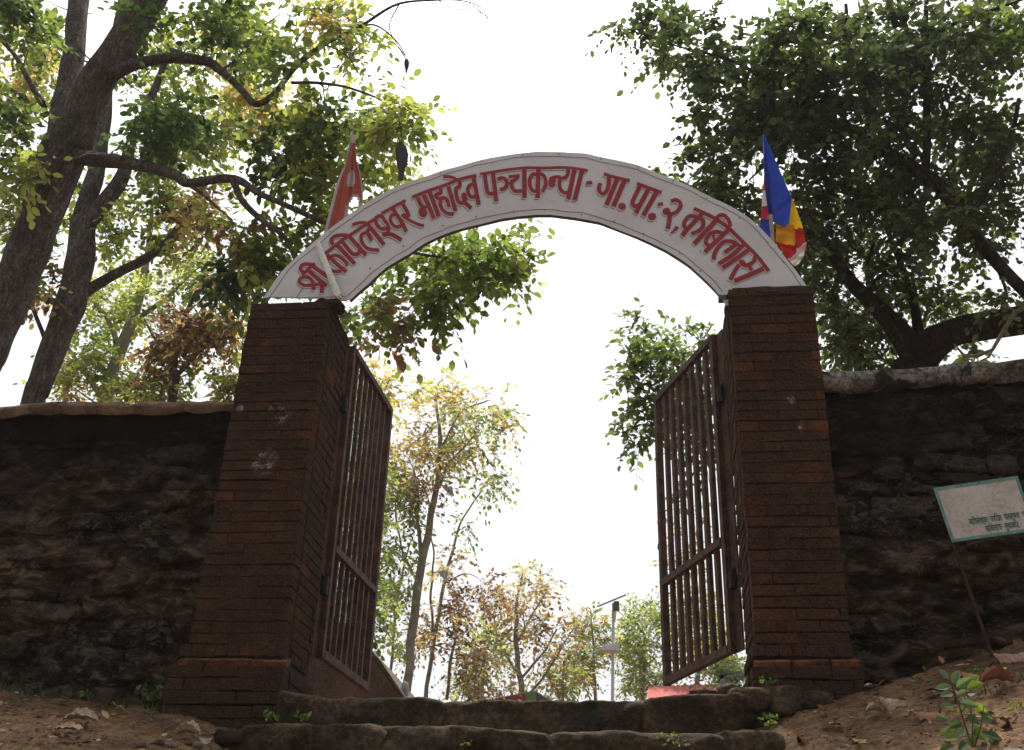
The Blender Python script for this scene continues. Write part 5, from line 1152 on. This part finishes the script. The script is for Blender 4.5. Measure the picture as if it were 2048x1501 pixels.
dry(2028, 1322, 60, 3, (.36, .22, .17), 'big crumpled pinkish leaf at the foot of the right wall by the frame edge', -.1, .5)
dry(1941, 1398, 50, 5, GREY, 'greyish curled leaf half hidden behind the seedling', .2, .5)
dry(1995, 1378, 50, 2, RUST, 'long flat brown leaf right of the seedling top', .05)
dry(1990, 1440, 30, 1, TAN, 'tan leaf standing up right of the seedling stem', 1.2, .8)
dry(2020, 1455, 46, 3, (.38, .22, .16), 'twisted reddish leaf low at the right edge', 1.2, .6)
dry(1868, 1394, 34, 4, DKB, 'dark brown leaf flat on the dirt above the rust brown leaf', .05)
dry(1745, 1383, 26, 4, GREY, 'small grey leaf near the foot of the right pillar', .2)
dry(1670, 1462, 22, 4, TAN, 'thin tan leaf low on the right dirt bank', .5)
dry(1610, 1483, 26, 5, DKB, 'dark crumpled leaf near the right end of the lower step', .5)
# stones
for k, (px, py, wpx, lab) in enumerate([(1554, 1490, 18, 'small pale stone in the dirt below the right pillar'), (1570, 1490, 10, 'tiny pinkish stone next to the small pale one'), (318, 1490, 26, 'grey pointed stone at the bottom edge on the left'), (280, 1495, 22, 'grey wet looking stone left of the pointed one'), (345, 1496, 20, 'flat grey stone right of the pointed one'), (395, 1497, 24, 'broad grey stone near the left end of the lower step')]):
    p = on_ground(px, py); s_ = wpx*mpp(p); o = bpy.data.objects.new('stone', rock_mesh(('gs', k), M['pebble'], 5, .15, .4)); COL.objects.link(o)
    o.location = p+Vector((0, 0, .15*s_)); o.scale = (s_, s_*.8, s_*.6); o.rotation_euler = (0, 0, k); tag(o, lab, 'stone', 'stones on the dirt')
# gravel, leaf litter and twigs nobody could count
rng = np.random.RandomState(5)
gvs = []; gfs = []
octa = np.array([(1, 0, 0), (-1, 0, 0), (0, 1, 0), (0, -1, 0), (0, 0, 1), (0, 0, -1)], float); of = [(0, 2, 4), (2, 1, 4), (1, 3, 4), (3, 0, 4), (2, 0, 5), (1, 2, 5), (3, 1, 5), (0, 3, 5)]
for _ in range(9000):
    left = rng.rand() < .5
    x = rng.uniform(-3.6, -1.1) if left else rng.uniform(.6, 3.2); y = rng.uniform(4.0, 5.85)
    s_ = .0022+.009*rng.rand()**5; z = ground_z(x, y)
    V = octa*rng.uniform(.6, 1.3, (6, 1))*s_*np.array([1.2, 1, .7]); a = rng.uniform(0, 6.28); ca, sa = math.cos(a), math.sin(a)
    b = len(gvs)
    for v in V: gvs.append((x+v[0]*ca-v[1]*sa, y+v[0]*sa+v[1]*ca, z+v[2]+s_*.2))
    gfs += [(b+i, b+j, b+k) for i, j, k in of]
o = mesh_obj('gravel', gvs, gfs, M['pebble']); tag(o, 'fine grit and crumbs of earth scattered over the dirt slopes', 'gravel', kind='stuff')
n = 1500; xs_ = np.where(rng.rand(n) < .5, rng.uniform(-3.6, -1.3, n), rng.uniform(.8, 3.2, n)); ys_ = rng.uniform(4.1, 5.85, n)
PS = np.array([(x, y, ground_z(x, y)+.006) for x, y in zip(xs_, ys_)]); DS = np.c_[rng.normal(size=(n, 2)), rng.normal(size=n)*.3]
NS = np.c_[rng.normal(size=(n, 2))*.4-[0, .3], np.ones(n)]; tc = np.array([(.16, .09, .05), (.3, .2, .12), (.08, .045, .025), (.38, .3, .2)])[rng.choice(4, n, p=[.4, .15, .35, .1])]
o = leaf_batch('leaf_litter', PS, DS, NS, rng.uniform(.012, .065, n), tc, None, M['leaf']); tag(o, 'small bits of dry leaf strewn over the dirt slopes', 'leaf litter')
m = MB()
for _ in range(110):
    x = rng.uniform(-3.4, -1.4) if rng.rand() < .5 else rng.uniform(.8, 3.1); y = rng.uniform(4.2, 5.8); a = rng.uniform(0, 3.14); L = rng.uniform(.04, .16)
    pts = [Vector((x+math.cos(a)*L*t, y+math.sin(a)*L*t, ground_z(x+math.cos(a)*L*t, y+math.sin(a)*L*t)+.006+.01*math.sin(t*3))) for t in (0, .5, 1)]
    m.tube(pts, .0018, 4)
o = m.build('twig_litter', M['bark_pale']); tag(o, 'thin dry twigs strewn over the dirt slopes', 'twigs', kind='stuff')
# seedlings
SL = np.array([(0, 0, 0), (.15, .16, .03), (.4, .27, .05), (.7, .19, .03), (1, 0, -.05), (.7, -.19, .03), (.4, -.27, .05), (.15, -.16, .03)])
_sl = bpy.data.meshes.new('leaf'); _sl.from_pydata([tuple(v) for v in SL], [], [(0, 4, 3, 2, 1), (0, 7, 6, 5, 4)]); _sl.update(); _sl.materials.append(M['leafobj'])
def seedling(name, label, px, py, stems, leafs, Y=None, group='green seedlings at the foot of the walls'):
    p0 = on_ground(px, py) if Y is None else at(px, py, Y); r_ = empty(name, p0); tag(r_, label, 'plant', group)
    for s_ in stems:
        m = MB(); m.tube([at(x, y, p0.y+dy) for x, y, dy in s_], [.004]+[.003]*(len(s_)-2)+[.0015], 5); m.build('stem', M['stem'], r_)
    for (x, y, dx, dy, Ln, tone, dY) in leafs:
        P_ = at(x, y, p0.y+dY); sc_ = 1.4*Ln*mpp(P_); d = Vector((dx, .35*math.copysign(1, dY+.001)-.1, -dy)).normalized(); nr_ = Vector((.15*math.sin(x*7.), -.95, .25+.35*math.sin(y*3.))); s2 = nr_.cross(d).normalized(); u = d.cross(s2)
        o = bpy.data.objects.new('leaf', _sl); COL.objects.link(o); o.parent = r_; o.matrix_parent_inverse = Matrix.Translation(-p0)
        o.matrix_basis = Matrix(((d.x*sc_, s2.x*sc_, u.x*sc_, P_.x), (d.y*sc_, s2.y*sc_, u.y*sc_, P_.y), (d.z*sc_, s2.z*sc_, u.z*sc_, P_.z), (0, 0, 0, 1)))
        o.color = (*[(.10, .16, .075), (.14, .2, .03), (.05, .09, .03)][tone], 1)
big = [(1897, 1360, -.5, -1, 20, 0, 0), (1905, 1368, .6, -.9, 26, 0, .02), (1904, 1372, -1, .1, 24, 0, .0), (1912, 1375, .9, -.5, 26, 0, -.02), (1906, 1387, -1, .25, 24, 0, -.03), (1914, 1390, .9, -.3, 22, 0, .03), (1934, 1378, .9, -.35, 30, 1, .0), (1930, 1372, 1, -.7, 30, 1, .04),
       (1910, 1412, -1, .05, 24, 0, -.02), (1920, 1405, .8, .3, 26, 0, -.03), (1932, 1412, -.6, .5, 18, 1, 0), (1945, 1405, .6, .5, 28, 1, .02), (1955, 1425, .9, .2, 26, 2, .03), (1960, 1440, .7, -.1, 24, 0, 0), (1935, 1430, .5, .6, 22, 2, -.02),
       (1925, 1445, -.9, .3, 22, 2, 0), (1930, 1460, -.8, .5, 24, 0, -.04), (1945, 1455, .6, .6, 26, 2, 0), (1950, 1470, -.4, .8, 24, 2, .02), (1965, 1465, .9, .4, 26, 2, -.02), (1915, 1475, -1, .2, 22, 1, -.03), (1975, 1480, .8, .3, 24, 2, 0), (1935, 1485, -.6, .5, 26, 2, -.03), (1955, 1490, .3, .8, 26, 0, -.04),
       (1898, 1440, -.9, -.4, 20, 0, 0), (1902, 1452, -.7, .7, 16, 0, 0), (1985, 1490, .8, -.3, 24, 2, 0), (1910, 1492, -.8, .2, 24, 2, 0)]
seedling('seedling', 'tall green seedling with toothed leaves in front of the right wall', 1945, 1492,
 [[(1945, 1495, 0), (1930, 1450, 0), (1918, 1410, 0), (1908, 1380, 0), (1897, 1358, 0)], [(1945, 1490, 0), (1945, 1440, .02), (1938, 1400, .02), (1930, 1375, .03)], [(1950, 1492, 0), (1962, 1450, 0), (1968, 1410, .02)]], big)
seedling('seedling', 'small green sprout at the foot of the right wall near the leaning pole', 1966, 1312, [[(1966, 1318, 0), (1966, 1306, 0)]], [(1966, 1308, -1, -.2, 8, 2, 0), (1966, 1308, 1, -.2, 8, 1, 0), (1966, 1307, .1, -1, 7, 1, 0), (1966, 1309, .7, -.9, 8, 2, 0)])
seedling('seedling', 'pale low sprout beside the arched orange brown leaf', 1955, 1345, [[(1955, 1350, 0), (1953, 1338, 0)]], [(1950, 1342, -1, .1, 12, 0, 0), (1955, 1340, -.3, -1, 10, 0, 0), (1958, 1342, 1, -.3, 14, 0, 0), (1960, 1345, .8, .3, 11, 1, 0), (1945, 1345, -.8, .4, 10, 1, 0)])
rw_ = random.Random(9)
def weed(px, py, wd, ht, n, label, Y=None, tone=2, sz=9):
    lf = [(px+rw_.uniform(-wd, wd), py-rw_.uniform(0, ht), rw_.uniform(-1, 1), rw_.uniform(-1, .5), sz*rw_.uniform(.7, 1.4), rw_.choice([tone, 2, 1]), rw_.uniform(-.04, .04)) for _ in range(n)]
    seedling('weed', label, px, py, [[(px, py+3, 0), (px-2, py-ht*.6, 0)], [(px, py+3, 0), (px+wd*.5, py-ht*.8, 0)]], [(a, b, c, d, e*.68, f, g) for a, b, c, d, e, f, g in lf], Y, 'small weeds around the steps')
weed(1540, 1452, 18, 22, 26, 'leafy weed at the right end of the upper step', 5.5, 1, 11)
weed(1330, 1478, 22, 14, 16, 'feathery weed growing from the front of the lower step', 5.15, 1, 9)
weed(1350, 1490, 22, 16, 16, 'dark weed hanging under the feathery one on the lower step', 5.12, 2, 9)
weed(540, 1440, 14, 16, 14, 'grassy weed where the left pillar meets the lower step', 5.5, 2, 12)
weed(608, 1438, 12, 12, 12, 'tiny fern on the left end of the upper step', 5.5, 2, 11)
weed(1535, 1368, 20, 12, 16, 'weed sprouting at the foot of the right pillar', 5.72, 2, 9)
weed(300, 1400, 30, 26, 22, 'dim weed at the foot of the left wall beside the pillar', 5.78, 2, 13)
weed(170, 1392, 12, 8, 8, 'small dim weed at the foot of the left wall', 5.8, 2, 9)
weed(935, 1490, 8, 6, 5, 'single tiny sprout on the front of the lower step', 5.15, 1, 9)
weed(2035, 1420, 14, 14, 12, 'feathery pale weed at the right edge beside the twisted leaf', None, 1, 10)
weed(1895, 1478, 16, 16, 16, 'pale low weed left of the tall seedling base', None, 1, 11)
# grass along the wall foot and pillar heads
def grass(name, label, pts, n, hgt, seed):
    r = random.Random(seed); vs = []; fs = []
    for _ in range(n):
        k = r.randrange(len(pts)-1); t = r.random(); p = pts[k].lerp(pts[k+1], t)+Vector((r.gauss(0, .03), r.gauss(0, .04), 0))
        h = hgt*r.uniform(.4, 1.3); a = r.uniform(0, 6.28); lx, ly = math.cos(a)*h*.6, math.sin(a)*h*.6; w_ = .0022; b = len(vs)
        vs += [(p.x-w_, p.y, p.z-.01), (p.x+w_, p.y, p.z-.01), (p.x+lx*.4+w_*.7, p.y+ly*.4, p.z+h*.7), (p.x+lx*.4-w_*.7, p.y+ly*.4, p.z+h*.7), (p.x+lx, p.y+ly, p.z+h)]
        fs += [(b, b+1, b+2, b+3), (b+3, b+2, b+4)]
    me_o = mesh_obj(name, vs, fs, M['grass']); tag(me_o, label, 'grass', kind='stuff'); return me_o
M['grass'] = mat_noise('grass', [(.3, (.03, .05, .012)), (.7, (.09, .1, .03))], 9, bump=0)
M['drygrass'] = mat_noise('dry grass', [(.3, (.08, .06, .03)), (.7, (.2, .15, .08))], 9, bump=0)
grass('grass', 'short grass along the foot of the left wall', [Vector((x, 5.78, ground_z(x, 5.78))) for x in np.arange(-3.9, -2.3, .1)], 260, .05, 1)
grass('grass', 'sparse grass on the right dirt bank', [Vector((x, 5.1, ground_z(x, 5.1))) for x in np.arange(1.2, 3.0, .1)], 200, .03, 2)

# ------------------------------------------------------------------ thin bright haze
hm = bpy.data.materials.new('haze'); hm.use_nodes = True; ht = hm.node_tree; ht.nodes.clear()
ho = ht.nodes.new('ShaderNodeOutputMaterial'); hv = ht.nodes.new('ShaderNodeVolumePrincipled')
hv.inputs['Density'].default_value = 0.0007; hv.inputs['Color'].default_value = (.95, .95, .96, 1); hv.inputs['Anisotropy'].default_value = .3
ht.links.new(hv.outputs[0], ho.inputs['Volume'])
m = MB(); m.box((0, 30, 4.7), (190, 190, 16)); tag(m.build('haze', hm), 'thin bright haze over the whole place', kind='stuff')
